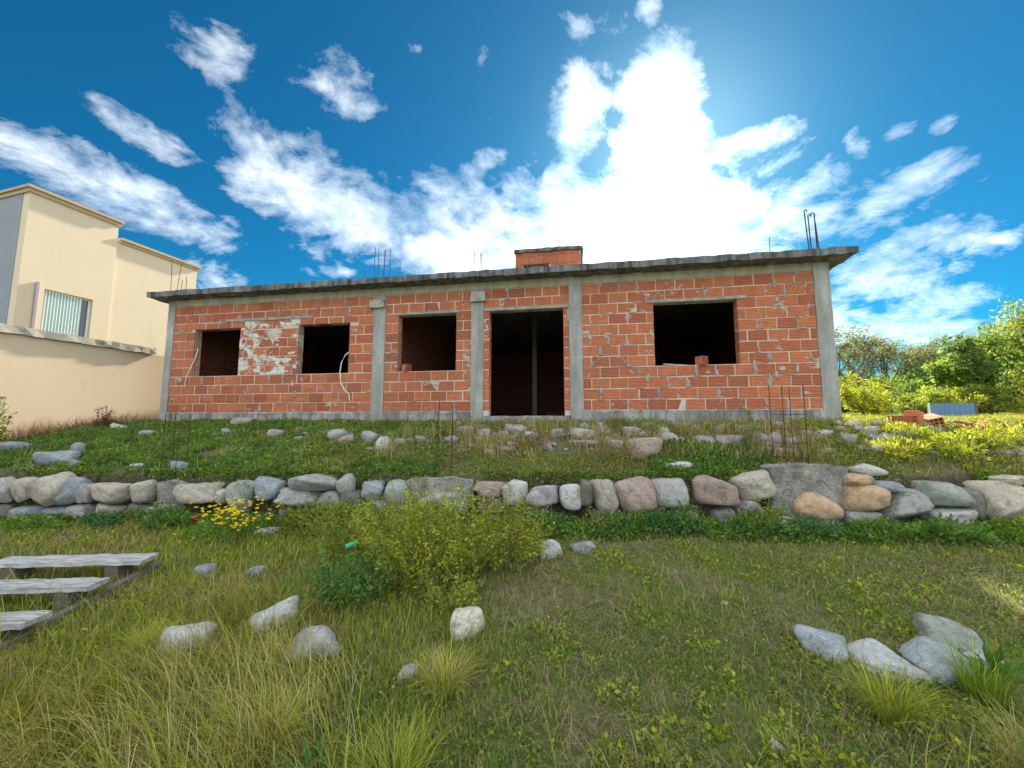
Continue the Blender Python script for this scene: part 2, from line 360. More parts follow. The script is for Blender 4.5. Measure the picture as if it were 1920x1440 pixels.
def gz(x, y): return float(ground_z(x, y))
def axis(a, b, step, lo, hi, grow=1.25):
    c = list(np.arange(a, b+step/2, step)); s = step; v = c[-1]
    while v < hi: s *= grow; v += s; c.append(v)
    s = step; v = c[0]; pre = []
    while v > lo: s *= grow; v -= s; pre.append(v)
    return np.array(pre[::-1]+c)
ax = axis(-10, 10, .09, -500, 500); ay = axis(-1.0, 9.5, .06, -400, 600)
GX, GY = np.meshgrid(ax, ay); GZ = ground_z(GX, GY)
nx_, ny_ = len(ax), len(ay); idx = np.arange(nx_*ny_).reshape(ny_, nx_)
Fq = np.stack([idx[:-1, :-1], idx[:-1, 1:], idx[1:, 1:], idx[1:, :-1]], -1).reshape(-1, 4)
go = link('ground', np_mesh('ground', np.stack([GX, GY, GZ], -1).reshape(-1, 3), Fq, smooth=True), 'soil'); tag(go, kind='structure')

# ------------------------------------------------------------------ brick house
house = empty('brick_house', (PL[0], PL[1], 0), -TH)
tag(house, 'unfinished single-storey red hollow-brick house with flat concrete roof slab', 'house')
HL, HD = 13.35, 8.0
Z0, CH = 1.955, .198                       # top of plinth, course height
ZB = Z0+12*CH                              # underside of ring beam 4.331
ZS = 4.478                                 # underside of slab
OPEN = [(.74, 1.89, 2.747, 3.79), (3.29, 4.465, 2.747, 3.795), (5.535, 6.745, 2.747, 3.895), (7.41, 8.83, 1.86, 3.895), (10.455, 11.865, 2.747, 3.90)]
COLS = [(0, .185), (4.99, 5.25), (7.05, 7.29), (8.94, 9.18), (13.10, HL)]
TW = .18
def cut(intervals, a, b):
    out = []
    for p, q in intervals:
        if b <= p or a >= q: out.append((p, q)); continue
        if a > p: out.append((p, a))
        if b < q: out.append((b, q))
    return out
# mortar body of the front wall, one slab per band between opening heights
zs = sorted({1.86, ZB}|{z for o in OPEN for z in o[2:]})
wb = MB(); RC = .007
for za, zb in zip(zs[:-1], zs[1:]):
    iv = [(COLS[i][1], COLS[i+1][0]) for i in range(4)]
    for u0, u1, w0, w1 in OPEN:
        if w0 < zb-1e-4 and w1 > za+1e-4: iv = cut(iv, u0-RC, u1+RC)
    if zb <= Z0+1e-4: iv = [(p, q) for p, q in iv if 7.2 < p < 9 and q-p > .05]
    for p, q in iv: wb.box(p, q, RC, TW-RC, za if za > Z0-.01 else Z0-.09, zb)
fw = wb.build('front_wall', 'mortar', house)

def brick_mesh(L=.318, D=TW, H=.186, holes=None):
    """chamfered hollow brick; holes: None, 'end' (+x end) or 'face' (front)"""
    bm = bmesh.new(); bmesh.ops.create_cube(bm, size=1)
    bmesh.ops.scale(bm, vec=(L, D, H), verts=bm.verts); bmesh.ops.translate(bm, vec=(L/2, D/2, 0), verts=bm.verts)
    bmesh.ops.bevel(bm, geom=bm.edges[:], offset=.004, segments=1, affect='EDGES')
    if holes:
        n = Vector((1, 0, 0)) if holes == 'end' else Vector((0, -1, 0))
        f = max(bm.faces, key=lambda f: f.normal.dot(n)*f.calc_area())
        # a 3 x 3 grid of cells cut back into the end of the brick
        vs = [v.co.copy() for v in f.verts]; lo = Vector((min(v.x for v in vs), min(v.y for v in vs), min(v.z for v in vs))); hi = Vector((max(v.x for v in vs), max(v.y for v in vs), max(v.z for v in vs)))
        bm.faces.remove(f)
        a0, a1 = (lo.y, hi.y) if holes == 'end' else (lo.x, hi.x)
        na, nb = (3, 3) if holes == 'end' else (2, 3)
        def grid(q0, q1, n):
            t = (q1-q0)*.07; c = [q0]
            w = (q1-q0-t*(n+1))/n
            for i in range(n): c += [q0+t*(i+1)+w*i, q0+t*(i+1)+w*(i+1)]
            return c+[q1]
        ga, gb = grid(a0, a1, na), grid(lo.z, hi.z, nb)
        def P(a, zz, d): return (lo.x-d, a, zz) if holes == 'end' else (a, lo.y+d, zz)
        for i in range(len(ga)-1):
            for j in range(len(gb)-1):
                dep = .05 if i % 2 and j % 2 else 0
                q = [(ga[i], gb[j]), (ga[i+1], gb[j]), (ga[i+1], gb[j+1]), (ga[i], gb[j+1])]
                fr = [bm.verts.new(P(*c, 0)) for c in q]
                if not dep: bm.faces.new(fr)
                else:
                    bk = [bm.verts.new(P(*c, dep)) for c in q]
                    for k in range(4): bm.faces.new((fr[k], fr[(k+1) % 4], bk[(k+1) % 4], bk[k]))
                    bm.faces.new(bk).material_index = 1
        bmesh.ops.recalc_face_normals(bm, faces=bm.faces)
    me = bpy.data.meshes.new('brick'); bm.to_mesh(me); bm.free()
    return me
BM = {}
for key in ((None, 'brick'), ('end', 'brick'), ('face', 'brick'), (None, 'brick_patched'), ('face', 'brick_patched'), ('end', 'brick_patched')):
    me = brick_mesh(holes=key[0]); me.materials.append(MATS[key[1]]); me.materials.append(MATS['hole_dark']); BM[key] = me
nb = 0; JOINTS = []
BL = .330
for c in range(-1, 12):
    z0 = Z0+c*CH; z1 = z0+.186; zc = z0+CH/2
    for i in range(4):
        iv = [(COLS[i][1]+.006, COLS[i+1][0]-.006)]
        if c == -1: continue
        ops = [o for o in OPEN if o[2] < z1-.06 and o[3] > z0+.07]
        for o in ops: iv = cut(iv, o[0], o[1])
        for p, q in iv:
            u = p
            first = (.165 if (c+i) % 2 else .33)-.02*random.random()
            nextu = p+first
            while u < q-.02:
                e = min(nextu, q)
                if q-e < .09: e = q
                L = e-u-(random.uniform(.012, .024) if e < q else 0)
                patched = 1.88 < u < 3.3 and 2.7 < z0 < 3.8
                hole = None
                if any(abs(e-o[0]) < .02 for o in ops): hole = 'end'
                if patched and c in (5, 8) and 2.3 < u < 2.7: hole = 'face'
                zz0, zz1 = z0+.009+random.uniform(-.002, .002), z0+CH-.009+random.uniform(-.002, .002)
                # courses cut short by a lintel or a low opening head
                for o in OPEN:
                    if u < o[1]-.02 and e > o[0]+.02 and zz0 < o[3] < zz1: zz0 = o[3]
                    if u < o[1]-.02 and e > o[0]+.02 and zz0 < o[2] < zz1: zz1 = min(zz1, o[2])
                if zz1-zz0 > .03:
                    ob = link('brick', BM[(hole, 'brick_patched' if patched else 'brick')], None, fw, loc=(u, random.uniform(-.006, .005), (zz0+zz1)/2), scale=(L/.318, 1, (zz1-zz0)/.186))
                    ob.rotation_euler = (random.uniform(-.012, .012), random.uniform(-.011, .011), random.uniform(-.012, .012)); nb += 1; JOINTS.append((e, zz0, zz1))
                u = e; nextu = e+BL+random.uniform(-.012, .012)
print('front bricks', nb)
# narrow brick row below the beam courses: cement plinth course
def rough_box(name, mat, parent, x0, x1, y0, y1, z0, z1, step=.12, amp=.006, seed=1, **kw):
    """a box with a slightly uneven, hand-cast surface"""
    bm = bmesh.new(); bmesh.ops.create_cube(bm, size=1)
    bmesh.ops.scale(bm, vec=(x1-x0, y1-y0, z1-z0), verts=bm.verts); bmesh.ops.translate(bm, vec=((x0+x1)/2, (y0+y1)/2, (z0+z1)/2), verts=bm.verts)
    for ax_, L in ((0, x1-x0), (1, y1-y0), (2, z1-z0)):
        n = min(int(L/step), 130)
        if n < 1: continue
        es = [e for e in bm.edges if abs((e.verts[0].co-e.verts[1].co)[ax_]) > L*.9]
        bmesh.ops.subdivide_edges(bm, edges=es, cuts=n, use_grid_fill=True)
    rr = random.Random(seed)
    for v in bm.verts: v.co += Vector((rr.uniform(-1, 1), rr.uniform(-1, 1), rr.uniform(-1, 1)))*amp
    bmesh.ops.recalc_face_normals(bm, faces=bm.faces)
    me = bpy.data.meshes.new(name); bm.to_mesh(me); bm.free()
    return link(name, me, mat, parent, **kw)
for i, (a, bq) in enumerate(COLS):
    rough_box('column', 'concrete', house, a, bq, -.012, .25, 1.45, ZB+.002 if 0 < i < 4 else ZS-.004, .16, .004, i)
rough_box('ring_beam', 'beam_concrete', house, COLS[0][1]+.004, COLS[4][0]-.004, -.006, TW+.02, ZB+.004, ZS+.02, .16, .004, 20)
for a, bq in ((.19, 4.985), (5.255, 7.045), (7.295, 8.935), (9.185, 13.095)):
    rough_box('plinth', 'plinth_concrete', house, a, bq, -.035, TW+.03, 1.35, 1.86 if 7 < a < 8 else Z0-.045, .14, .008, int(a*10))
    if not 7 < a < 8: rough_box('damp_course', 'plinth_concrete', house, a, bq, -.018, TW+.01, Z0-.044, Z0-.004, .14, .006, int(a*10)+1)
rough_box('roof_slab', 'slab_concrete', house, -.23, HL+.27, -.32, HD+.3, ZS, 4.595, .13, .011, 33)
for a, bq, z0, z1 in ((1.50, 3.62, 3.93, 3.985), (5.50, 6.80, 3.897, 3.945), (7.30, 8.93, 3.897, 3.955), (10.36, 12.02, 3.903, 3.955)):
    rough_box('lintel', 'concrete', house, a, bq, -.016, TW-.01, z0, z1, .15, .005, int(a*9))
for a, bq, z0, z1 in ((4.925, 5.235, 4.065, 4.225), (7.05, 7.34, 4.085, 4.275)):
    rough_box('column_block', 'cap_concrete', house, a, bq, -.075, .02, z0, z1, .1, .006, int(a*7))
# the other walls and the dark rooms behind
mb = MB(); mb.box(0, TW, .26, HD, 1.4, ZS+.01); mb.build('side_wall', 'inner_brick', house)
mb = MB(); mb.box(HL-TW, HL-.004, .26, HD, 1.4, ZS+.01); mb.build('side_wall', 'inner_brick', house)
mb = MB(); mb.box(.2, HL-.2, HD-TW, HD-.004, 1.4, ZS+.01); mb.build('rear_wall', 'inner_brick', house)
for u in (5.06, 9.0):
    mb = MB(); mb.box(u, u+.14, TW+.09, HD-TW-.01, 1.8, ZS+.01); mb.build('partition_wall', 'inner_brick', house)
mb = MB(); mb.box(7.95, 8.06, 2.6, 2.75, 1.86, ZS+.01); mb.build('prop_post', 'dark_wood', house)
mb = MB(); mb.box(.19, HL-.19, TW+.035, HD-TW-.01, 1.5, 1.865); mb.build('floor_slab', 'floor_concrete', house)
# tank housing on the roof
tk = empty('roof_tank_housing', (7.69, 1.5, 0)); tk.parent = house
tb = MB(); tb.box(.02, 1.51, .02, 1.4, 4.6, 5.0).box(.02, .17, .02, 1.4, 5.0, 5.52).box(.78, 1.51, .02, 1.4, 5.0, 5.52).box(.02, 1.51, .02, 1.4, 5.52, 5.70).box(.17, .78, .5, 1.4, 5.0, 5.52)
tb.build('housing_wall', 'mortar', tk)
for c in range(6):
    z = 4.66+c*.19; u = 0
    while u < 1.5:
        L = min(.33 if not (u == 0 and c % 2) else .165, 1.53-u)
        if L < .07: break
        if not (5.0 < z+.09 < 5.5 and u < .74 and u+L > .2): link('brick', BM[(None, 'brick')], None, tk, loc=(u, 0, z+.09), scale=((L-.012)/.318, .3, 1))
        u += L
rough_box('housing_lid', 'slab_concrete', tk, -.03, 1.56, -.05, 1.45, 5.70, 5.77, .12, .012, 41)
# starter bars standing out of the slab
def bar(x, y, z0, z1, parent, lean=0, hook=0, r=.006):
    p = [(x, y, z0), (x+lean*.5, y, (z0+z1)/2), (x+lean, y+lean*.3, z1)]
    if hook: p += [(x+lean+hook*.6, y, z1+.02), (x+lean+hook, y, z1-.02)]
    return MB().tube(p, r, 5).build('rebar', 'steel_bar', parent)
for x, y, zt, ln, hk in ((-.06, .05, 5.46, -.03, 0), (.02, .2, 5.05, .02, 0), (.10, .05, 5.38, .05, 0), (.16, .2, 5.10, 0, 0),
                         (4.93, .05, 5.40, .01, 0), (5.02, .05, 5.36, 0, 0), (5.06, .2, 5.42, .03, 0), (5.14, .05, 5.33, .02, 0), (5.20, .2, 5.40, .01, 0), (5.48, .1, 5.06, 0, 0), (4.70, .1, 4.95, 0, 0),
                         (7.08, .05, 5.12, 0, 0), (7.15, .2, 5.16, .02, 0), (7.24, .05, 5.10, -.01, 0), (9.78, .1, 5.40, 0, 0), (12.49, .1, 5.04, .02, 0)):
    bar(x, y, 4.58, zt, house, ln, hk)
for x, y, zt, ln, hk in ((13.14, .05, 5.36, -.02, .05), (13.20, .2, 5.53, -.06, .06), (13.27, .05, 5.22, -.05, 0), (13.31, .2, 5.46, 0, -.06)): bar(x, y, 4.58, zt, house, ln, hk, .010)
for x in (.98, 1.20): bar(x, .8, 5.75, 6.35, tk, .02)
# white conduit tails
MB().tube([(.86, -.02, 3.36), (.90, -.05, 3.30), (.88, -.07, 3.15), (.80, -.08, 2.95), (.72, -.08, 2.78), (.66, -.06, 2.62), (.63, -.04, 2.52)], .008, 6).build('conduit', 'white_plastic', house)
MB().tube([(4.47, -.01, 3.17), (4.42, -.05, 3.10), (4.36, -.07, 2.95), (4.34, -.08, 2.75), (4.36, -.07, 2.55), (4.44, -.06, 2.40), (4.53, -.03, 2.30), (4.54, -.02, 2.18)], .009, 6).build('conduit', 'white_plastic', house)
for nm, u, z, rz, lab in (('hollow_brick', 5.60, 2.82, .5, 'loose red hollow brick on the sill of the middle window'), ('hollow_brick', 11.14, 2.82, .2, 'loose pale hollow brick on the sill of the large right window')):
    o = link(nm, BM[('end', 'brick')], None, None)
    q = PL+UX*u+VX*.05; o.location = (q[0], q[1], z); o.rotation_euler = (0, 0, -TH+rz-1.2); o.scale = (.5, .75, .8); tag(o, lab, 'brick', 'bricks left on window sills')
q = PL+UX*10.6+VX*.05
lt = MB().box(0, .42, -.02, .02, -.008, .008).build('wood_lath', 'old_wood', None, loc=(q[0], q[1], 2.78), rot=(0, R(4), -TH+.05)); tag(lt, 'thin pale wooden lath lying on the large right window sill', 'lath')

# ------------------------------------------------------------------ neighbour: boundary wall and ochre house
B0 = np.array([-9.4155, 7.3]); AL = R(15.8)
rzB = math.pi/2-AL                                  # local x runs along the wall, away from the camera; local -y faces right
bw = empty('boundary_wall', (B0[0], B0[1], 0), rzB); tag(bw, 'ochre rendered boundary wall with weathered concrete cap, left of brick house', 'wall')
mb = MB(); mb.box(-7, 2.6, 0, .2, .9, 3.40); mb.build('wall_body', 'wall_render', bw)
rough_box('wall_cap', 'cap_concrete', bw, -7.02, 2.35, -.07, .27, 3.405, 3.55, .15, .012, 51)
yh = empty('ochre_house', (B0[0], B0[1], 0), rzB); tag(yh, 'two-storey ochre rendered house behind the boundary wall on the left', 'house')
# window opening in the side wall, local x 1.66..2.61, z 4.0..5.13
mb = MB()
for a, bq, z0, z1 in ((1.2, 1.66, 1, 7.45), (2.61, 3.0, 1, 7.45), (1.66, 2.61, 1, 4.0), (1.66, 2.61, 5.13, 7.45)): mb.box(a, bq, 3.0, 3.25, z0, z1)
mb.build('side_wall', 'ochre_render', yh)
mb = MB(); mb.box(1.19, 1.45, 3.251, 9, 1, 7.45); mb.build('front_wall', 'shade_grey_render', yh)
mb = MB(); mb.box(3.002, 5.28, 3.05, 9, 1, 7.0); mb.build('rear_block', 'ochre_render', yh)
mb = MB(); mb.box(2.75, 2.99, 3.251, 9, 1, 7.45); mb.build('inner_wall', 'ochre_render', yh)
mb = MB(); mb.box(1.16, 3.04, 2.95, 9.1, 7.452, 7.55).box(1.12, 3.08, 2.90, 9.1, 7.551, 7.62); mb.build('cornice', 'cornice_paint', yh)
mb = MB(); mb.box(3.085, 5.32, 3.0, 9.1, 7.003, 7.08).box(3.085, 5.35, 2.95, 9.1, 7.081, 7.15); mb.build('cornice', 'cornice_paint', yh)
mb = MB(); mb.box(1.48, 1.53, 2.93, 2.995, 3.0, 5.25); mb.build('wall_strip', 'strip_purple', yh)  # narrow purple-grey upright strip on the side wall
win = empty('window'); win.parent = yh
mb = MB(); mb.box(1.66, 1.70, 3.10, 3.16, 4.0, 5.13).box(2.57, 2.61, 3.10, 3.16, 4.0, 5.13).box(1.701, 2.569, 3.10, 3.16, 5.09, 5.13).box(2.40, 2.43, 3.105, 3.155, 4.0, 5.089); mb.build('frame', 'white_paint', win)
mb = MB(); mb.box(1.702, 2.399, 3.125, 3.135, 4.0, 5.088).box(2.431, 2.568, 3.125, 3.135, 4.0, 5.088); mb.build('pane', 'window_glass', win)
# pleated curtain close behind the glass
n = 64; V = []; F = []
for i in range(n+1):
    x = 1.68+.72*i/n; yy = 3.10+.006*math.sin(i*1.3)
    V += [(x, 3.114+.008*math.sin(i*2*math.pi/7), 4.0), (x, 3.114+.008*math.sin(i*2*math.pi/7), 5.1)]
for i in range(n): F.append((2*i, 2*i+2, 2*i+3, 2*i+1))
link('curtain', np_mesh('curtain', V, F), 'curtain', win)
rl = MB()
for i in range(12): rl.box(1.70+i*.06, 1.715+i*.06, 3.03, 3.045, 4.0, 5.12)
rl.build('window_grille', 'white_paint', yh)

# ------------------------------------------------------------------ stones
def ico(n):
    bm = bmesh.new(); bmesh.ops.create_icosphere(bm, subdivisions=n, radius=1); bm.verts.ensure_lookup_table()
    V = np.array([v.co[:] for v in bm.verts]); F = np.array([[v.index for v in f.verts] for f in bm.faces]); bm.free(); return V, F
ICO = {k: ico(k) for k in (2, 3, 4)}
def boulder(w, d, h, seed, n=4, sharp=20, flat=0):
    """a worn boulder: a ball trimmed by random soft planes, then stretched to size"""
    rs = np.random.default_rng(seed); V, F = ICO[n]
    N = rs.normal(size=(11, 3)); N = np.concatenate([N, [[1, 0, 0], [-1, 0, 0], [0, 0, 1], [0, 0, -1], [0, -1, 0], [0, 1, 0]]+rs.normal(size=(6, 3))*.22]); N /= np.linalg.norm(N, axis=1, keepdims=True); dist = np.concatenate([rs.uniform(.8, 1.1, 11), rs.uniform(.72, .9, 6)])
    q = V@N.T/dist; q = np.maximum(q, 1e-3)
    r = 1/(np.sum(q**sharp, 1)**(1/sharp))
    r = np.minimum(r, 1.25)
    P = V*r[:, None]
    A = rs.uniform(2, 4, (3, 3)); ph = rs.uniform(0, 6, 3)
    P = P*(1+.035*np.sin(P@A+ph).sum(1)[:, None]*.6+.012*np.sin(P@(A*3.1)+ph*2).sum(1)[:, None])
    lo, hi = P.min(0), P.max(0); P = (P-(lo+hi)/2)/(hi-lo)*np.array([w, d, h])
    return np_mesh('stone', P, F, smooth=True)
def place_stone(name, x, y, z, w, h, k, seed, parent=None, d=None, rz=None, tilt=0, n=4, sharp=11):
    o = link(name, boulder(w, d or w*.8, h, seed, n, sharp), 'stone_'+k, parent, loc=(x, y, z), rot=(tilt, random.uniform(-.08, .08), rz if rz is not None else random.uniform(-.4, .4)))
    return o
WALL=[(-6.93,0.82,0.31,0.30,'g'),(-6.63,0.82,0.28,0.29,'t'),(-6.26,0.84,0.44,0.40,'t'),(-5.96,0.81,0.28,0.33,'b'),(-5.73,0.78,0.18,0.23,'g'),(-5.41,0.77,0.44,0.25,'w'),(-4.96,0.79,0.25,0.28,'t'),(-4.18,0.78,0.49,0.25,'t'),(-3.85,0.74,0.15,0.18,'t'),(-6.89,0.52,0.27,0.20,'d'),(-6.52,0.51,0.41,0.19,'b'),(-6.14,0.51,0.31,0.18,'b'),(-5.78,0.52,0.25,0.20,'g'),(-5.41,0.53,0.33,0.19,'t'),(-5.01,0.54,0.33,0.19,'d'),(-4.62,0.54,0.37,0.18,'g'),(-3.59,0.73,0.34,0.42,'n'),(-3.26,0.85,0.34,0.29,'b'),(-2.63,0.92,0.59,0.20,'g'),(-2.83,0.74,0.51,0.19,'g'),(-2.21,0.91,0.19,0.24,'g'),(-1.84,0.83,0.27,0.23,'b'),(-1.52,0.81,0.28,0.28,'n'),(-2.41,0.71,0.29,0.22,'g'),(-2.09,0.70,0.29,0.23,'d'),(-3.00,0.53,0.14,0.14,'b'),(-2.66,0.56,0.36,0.19,'d'),(-1.76,0.62,0.29,0.20,'g'),(-1.39,0.56,0.39,0.18,'d'),(-0.89,0.70,0.58,0.23,'n'),(-0.29,0.86,0.37,0.18,'r'),(0.05,0.82,0.29,0.27,'p'),(0.39,0.79,0.40,0.25,'v'),(0.76,0.77,0.26,0.29,'p'),(0.96,0.80,0.16,0.33,'d'),(1.18,0.79,0.31,0.35,'t'),(1.58,0.81,0.47,0.41,'r'),(2.02,0.78,0.42,0.40,'g'),(2.23,0.49,0.24,0.21,'v'),(-0.26,0.66,0.32,0.20,'d'),(0.33,0.57,0.31,0.18,'d'),(1.23,0.52,0.38,0.18,'d'),(1.65,0.50,0.34,0.19,'g'),(2.60,0.86,0.45,0.33,'r'),(3.11,0.92,0.48,0.33,'t'),(2.72,0.52,0.28,0.25,'v'),(3.04,0.62,0.34,0.26,'v'),(3.85,0.68,0.54,0.33,'o'),(4.44,0.77,0.46,0.32,'o'),(4.42,0.99,0.34,0.15,'o'),(4.91,0.69,0.49,0.35,'g'),(4.76,0.92,0.37,0.11,'b'),(5.41,0.83,0.46,0.29,'n'),(5.48,0.53,0.55,0.24,'p'),(6.11,0.75,0.47,0.45,'w'),(6.28,1.00,0.29,0.11,'w'),(5.75,0.71,0.25,0.34,'d'),(6.50,0.76,0.27,0.49,'d'),(4.76,0.44,0.30,0.13,'p'),(4.41,0.52,0.38,0.18,'g'),(5.06,0.43,0.29,0.14,'d'),(5.92,0.45,0.32,0.16,'g'),(6.30,0.44,0.32,0.16,'g'),(3.43,0.46,0.33,0.16,'p'),(3.85,0.45,0.43,0.16,'g')]
rw = empty('stone_retaining_wall', (0, 5.35, .4)); tag(rw, 'low dry-stone retaining wall of mixed boulders across the plot', 'stone wall')
for i, (x, z, w, h, k) in enumerate(WALL):
    place_stone('stone', x, yw(x)-.05-5.35+(.04 if h < .2 and z < .6 else 0), z-.4, w*1.16, h*1.15, k, 100+i, rw, d=max(.3, min(w, .45)), rz=random.uniform(-.12, .12), sharp=6 if k == 'o' else random.choice((8, 11, 15, 24)))
for i in range(14):                                  # the wall goes on a little beyond both edges of the view
    x = (-7.25-.42*i if i < 7 else 6.85+.42*(i-7))
    place_stone('stone', x, yw(x)-5.4, .38, .42, .36, 'gtbwnp'[i % 6], 300+i, rw, d=.4); place_stone('stone', x+.18, yw(x)-5.38, .1, .4, .22, 'dgbt'[i % 4], 330+i, rw, d=.36)

ORD = ['first', 'second', 'third', 'fourth', 'fifth', 'sixth', 'seventh', 'eighth', 'ninth', 'tenth', 'eleventh', 'twelfth', 'thirteenth', 'fourteenth', 'fifteenth', 'sixteenth']
CN = {'g': 'grey', 'b': 'bluish grey', 'v': 'mauve grey', 'p': 'pale grey', 'r': 'reddish', 'n': 'greenish grey'}
SLOPE=[(-8.24,6.59,1.26,0.41,0.15,'b'),(-6.73,5.93,1.11,0.36,0.18,'b'),(-6.84,6.28,1.21,0.23,0.20,'b'),(-6.29,5.76,1.06,0.16,0.13,'b'),(-7.81,7.90,1.56,0.22,0.15,'p'),(-5.32,5.70,1.05,0.15,0.09,'p'),(-5.15,7.20,1.48,0.21,0.13,'v'),(-4.16,7.03,1.47,0.22,0.14,'v'),(-2.88,6.68,1.41,0.32,0.19,'g'),(-2.71,6.47,1.35,0.24,0.17,'r'),(-2.35,6.56,1.39,0.22,0.19,'g'),(-2.02,6.22,1.29,0.19,0.21,'p'),(-1.81,6.51,1.39,0.16,0.11,'g'),(-1.50,6.56,1.41,0.16,0.12,'v'),(-0.99,6.51,1.41,0.20,0.11,'v'),(-0.47,6.63,1.47,0.19,0.14,'v'),(0.31,6.39,1.42,0.20,0.14,'p'),(0.75,6.56,1.50,0.22,0.12,'g'),(1.15,6.48,1.48,0.32,0.14,'p'),(1.15,6.22,1.39,0.36,0.08,'v'),(0.50,6.08,1.31,0.16,0.15,'n'),(1.54,5.93,1.28,0.22,0.17,'v'),(1.90,5.80,1.24,0.45,0.24,'r'),(2.47,6.43,1.53,0.12,0.10,'p'),(2.39,6.06,1.37,0.25,0.17,'g'),(2.89,6.05,1.39,0.32,0.14,'v'),(3.26,5.99,1.37,0.33,0.17,'v'),(3.32,6.39,1.56,0.15,0.09,'g'),(3.73,5.95,1.38,0.18,0.21,'v'),(3.85,5.88,1.35,0.17,0.21,'v'),(4.11,5.86,1.35,0.17,0.13,'b'),(4.76,6.05,1.48,0.21,0.12,'p'),(4.94,5.85,1.38,0.18,0.15,'g'),(5.18,5.68,1.30,0.25,0.10,'g'),(5.46,6.07,1.54,0.16,0.11,'g'),(5.48,5.88,1.43,0.22,0.11,'b'),(5.84,5.88,1.46,0.29,0.14,'b'),(5.39,6.28,1.65,0.24,0.09,'p'),(2.24,5.53,1.12,0.33,0.07,'p'),(4.67,5.32,1.04,0.35,0.12,'p'),(-4.74,5.68,1.05,0.21,0.12,'b'),(-5.49,8.09,1.68,0.33,0.16,'g'),(-6.70,7.32,1.47,0.25,0.12,'g'),(0.09,6.79,1.55,0.28,0.14,'v'),(1.96,6.49,1.53,0.26,0.13,'v'),(-0.81,6.90,1.54,0.23,0.11,'g'),(3.83,6.37,1.58,0.22,0.10,'v')]
cnt = {}
for i, (x, y, z, w, h, k) in enumerate(sorted(SLOPE)):
    o = place_stone('loose_stone', x, y, gz(x, y)+h*.46, w*1.3, h*1.35, k, 500+i, d=w*.85, n=3)
    j = cnt.get(k, 0); cnt[k] = j+1
    tag(o, '%s of the %s loose stones on the bank below the house, from the left' % (ORD[j], CN[k]), 'stone', 'loose stones on the bank')
LOOSE=[(-2.36,3.05,.38,.23,'W','smooth white oval stone in the grass right of the wooden steps'),(-1.86,3.30,.37,.27,'W','white and grey tilted stone behind the pointed grey stone'),(-1.40,2.96,.35,.27,'g','pointed grey stone with flat top beside the dark green weeds'),(-.34,3.19,.29,.29,'c','cream boulder in dry grass at the foot of the yellow-green shrub'),
(.39,4.43,.30,.28,'W','round whitish boulder on the lawn before the stone wall'),(.30,5.17,.21,.12,'p','small pale stone close to the wall above the round whitish boulder'),(.79,4.56,.28,.15,'b','flat bluish stone right of the round whitish boulder'),(-3.01,4.04,.22,.15,'b','half-buried bluish stone just right of the top step'),(-2.51,4.06,.22,.13,'b','flat blue-grey stone between the steps and the shrub'),
(2.21,2.99,.34,.25,'B','angular blue-grey boulder, leftmost of the right foreground group'),(2.50,2.85,.46,.17,'W','long low whitish stone in the middle of the right foreground group'),(2.82,2.75,.42,.27,'B','big tilted blue stone in front at the right foreground'),(3.10,2.80,.26,.16,'B','small blue stone touching the big tilted blue stone'),(3.17,3.02,.50,.27,'n','greenish grey slab-like boulder at the back of the right group'),
(1.37,2.21,.10,.07,'W','small white pebble lying in the grass near the bottom right'),(1.81,3.52,.10,.05,'W','tiny white stone on the lawn left of the right group'),(-.67,2.73,.15,.11,'g','grey stone half hidden by a grass tuft below the cream boulder'),(-2.97,5.00,.35,.12,'p','pale flat stone under the yellow flower bush')]
for i, (x, y, w, h, k, lab) in enumerate(LOOSE):
    o = place_stone('boulder', x, y, gz(x, y)+h*.15, w*.98, h*.86, k, 740+i, d=w*.72, n=4, sharp=random.choice((9, 14, 22))); tag(o, lab, 'stone', 'boulders lying on the lawn')
LOOSE_XY = np.array([(a[0], a[1], a[2]*.5) for a in LOOSE])
bpy.data.objects['boulder.002'].rotation_euler = (.2, -.5, .2); bpy.data.objects['boulder.001'].rotation_euler = (.1, -.45, .3); bpy.data.objects['boulder.011'].rotation_euler = (.1, .35, -.3); bpy.data.objects['boulder.013'].rotation_euler = (.1, .3, -.2)

# gravel and rubble too small to count
def pebbles(name, pts, smin, smax, mat, seed):
    rs = np.random.default_rng(seed); V0, F0 = ICO[2]; Vs = []; Fs = []
    for i, (x, y, z) in enumerate(pts):
        s = rs.uniform(smin, smax); N = rs.normal(size=(8, 3)); N /= np.linalg.norm(N, axis=1, keepdims=True)
        q = np.maximum(V0@N.T/rs.uniform(.6, 1, 8), 1e-3); r = np.minimum(1/(np.sum(q**10, 1)**.1), 1.3)
        Vs.append(V0*r[:, None]*s*np.array([1, .9, .6])+[x, y, z+s*.2]); Fs.append(F0+i*len(V0))
    return tag(link(name, np_mesh(name, np.concatenate(Vs), np.concatenate(Fs), smooth=True), mat), kind='stuff')
def bank_pts(n, xlo, xhi, t0, t1, seed):
    rs = np.random.default_rng(seed); x = rs.uniform(xlo, xhi, n); t = rs.uniform(t0, t1, n); y = yw(x)+t*(yf(x)-yw(x)); return np.stack([x, y, ground_z(x, y)], 1)
tag(pebbles('rubble', bank_pts(330, -4, 6.2, .3, .98, 1), .03, .10, 'stone_v', 2), 'scattered mauve grey rubble on the bank below the house', 'rubble')
tag(pebbles('gravel', bank_pts(220, 4.9, 8.8, .35, 1.15, 3), .02, .10, 'stone_t', 4), 'broken grey and tan rubble heap right of the house', 'rubble')

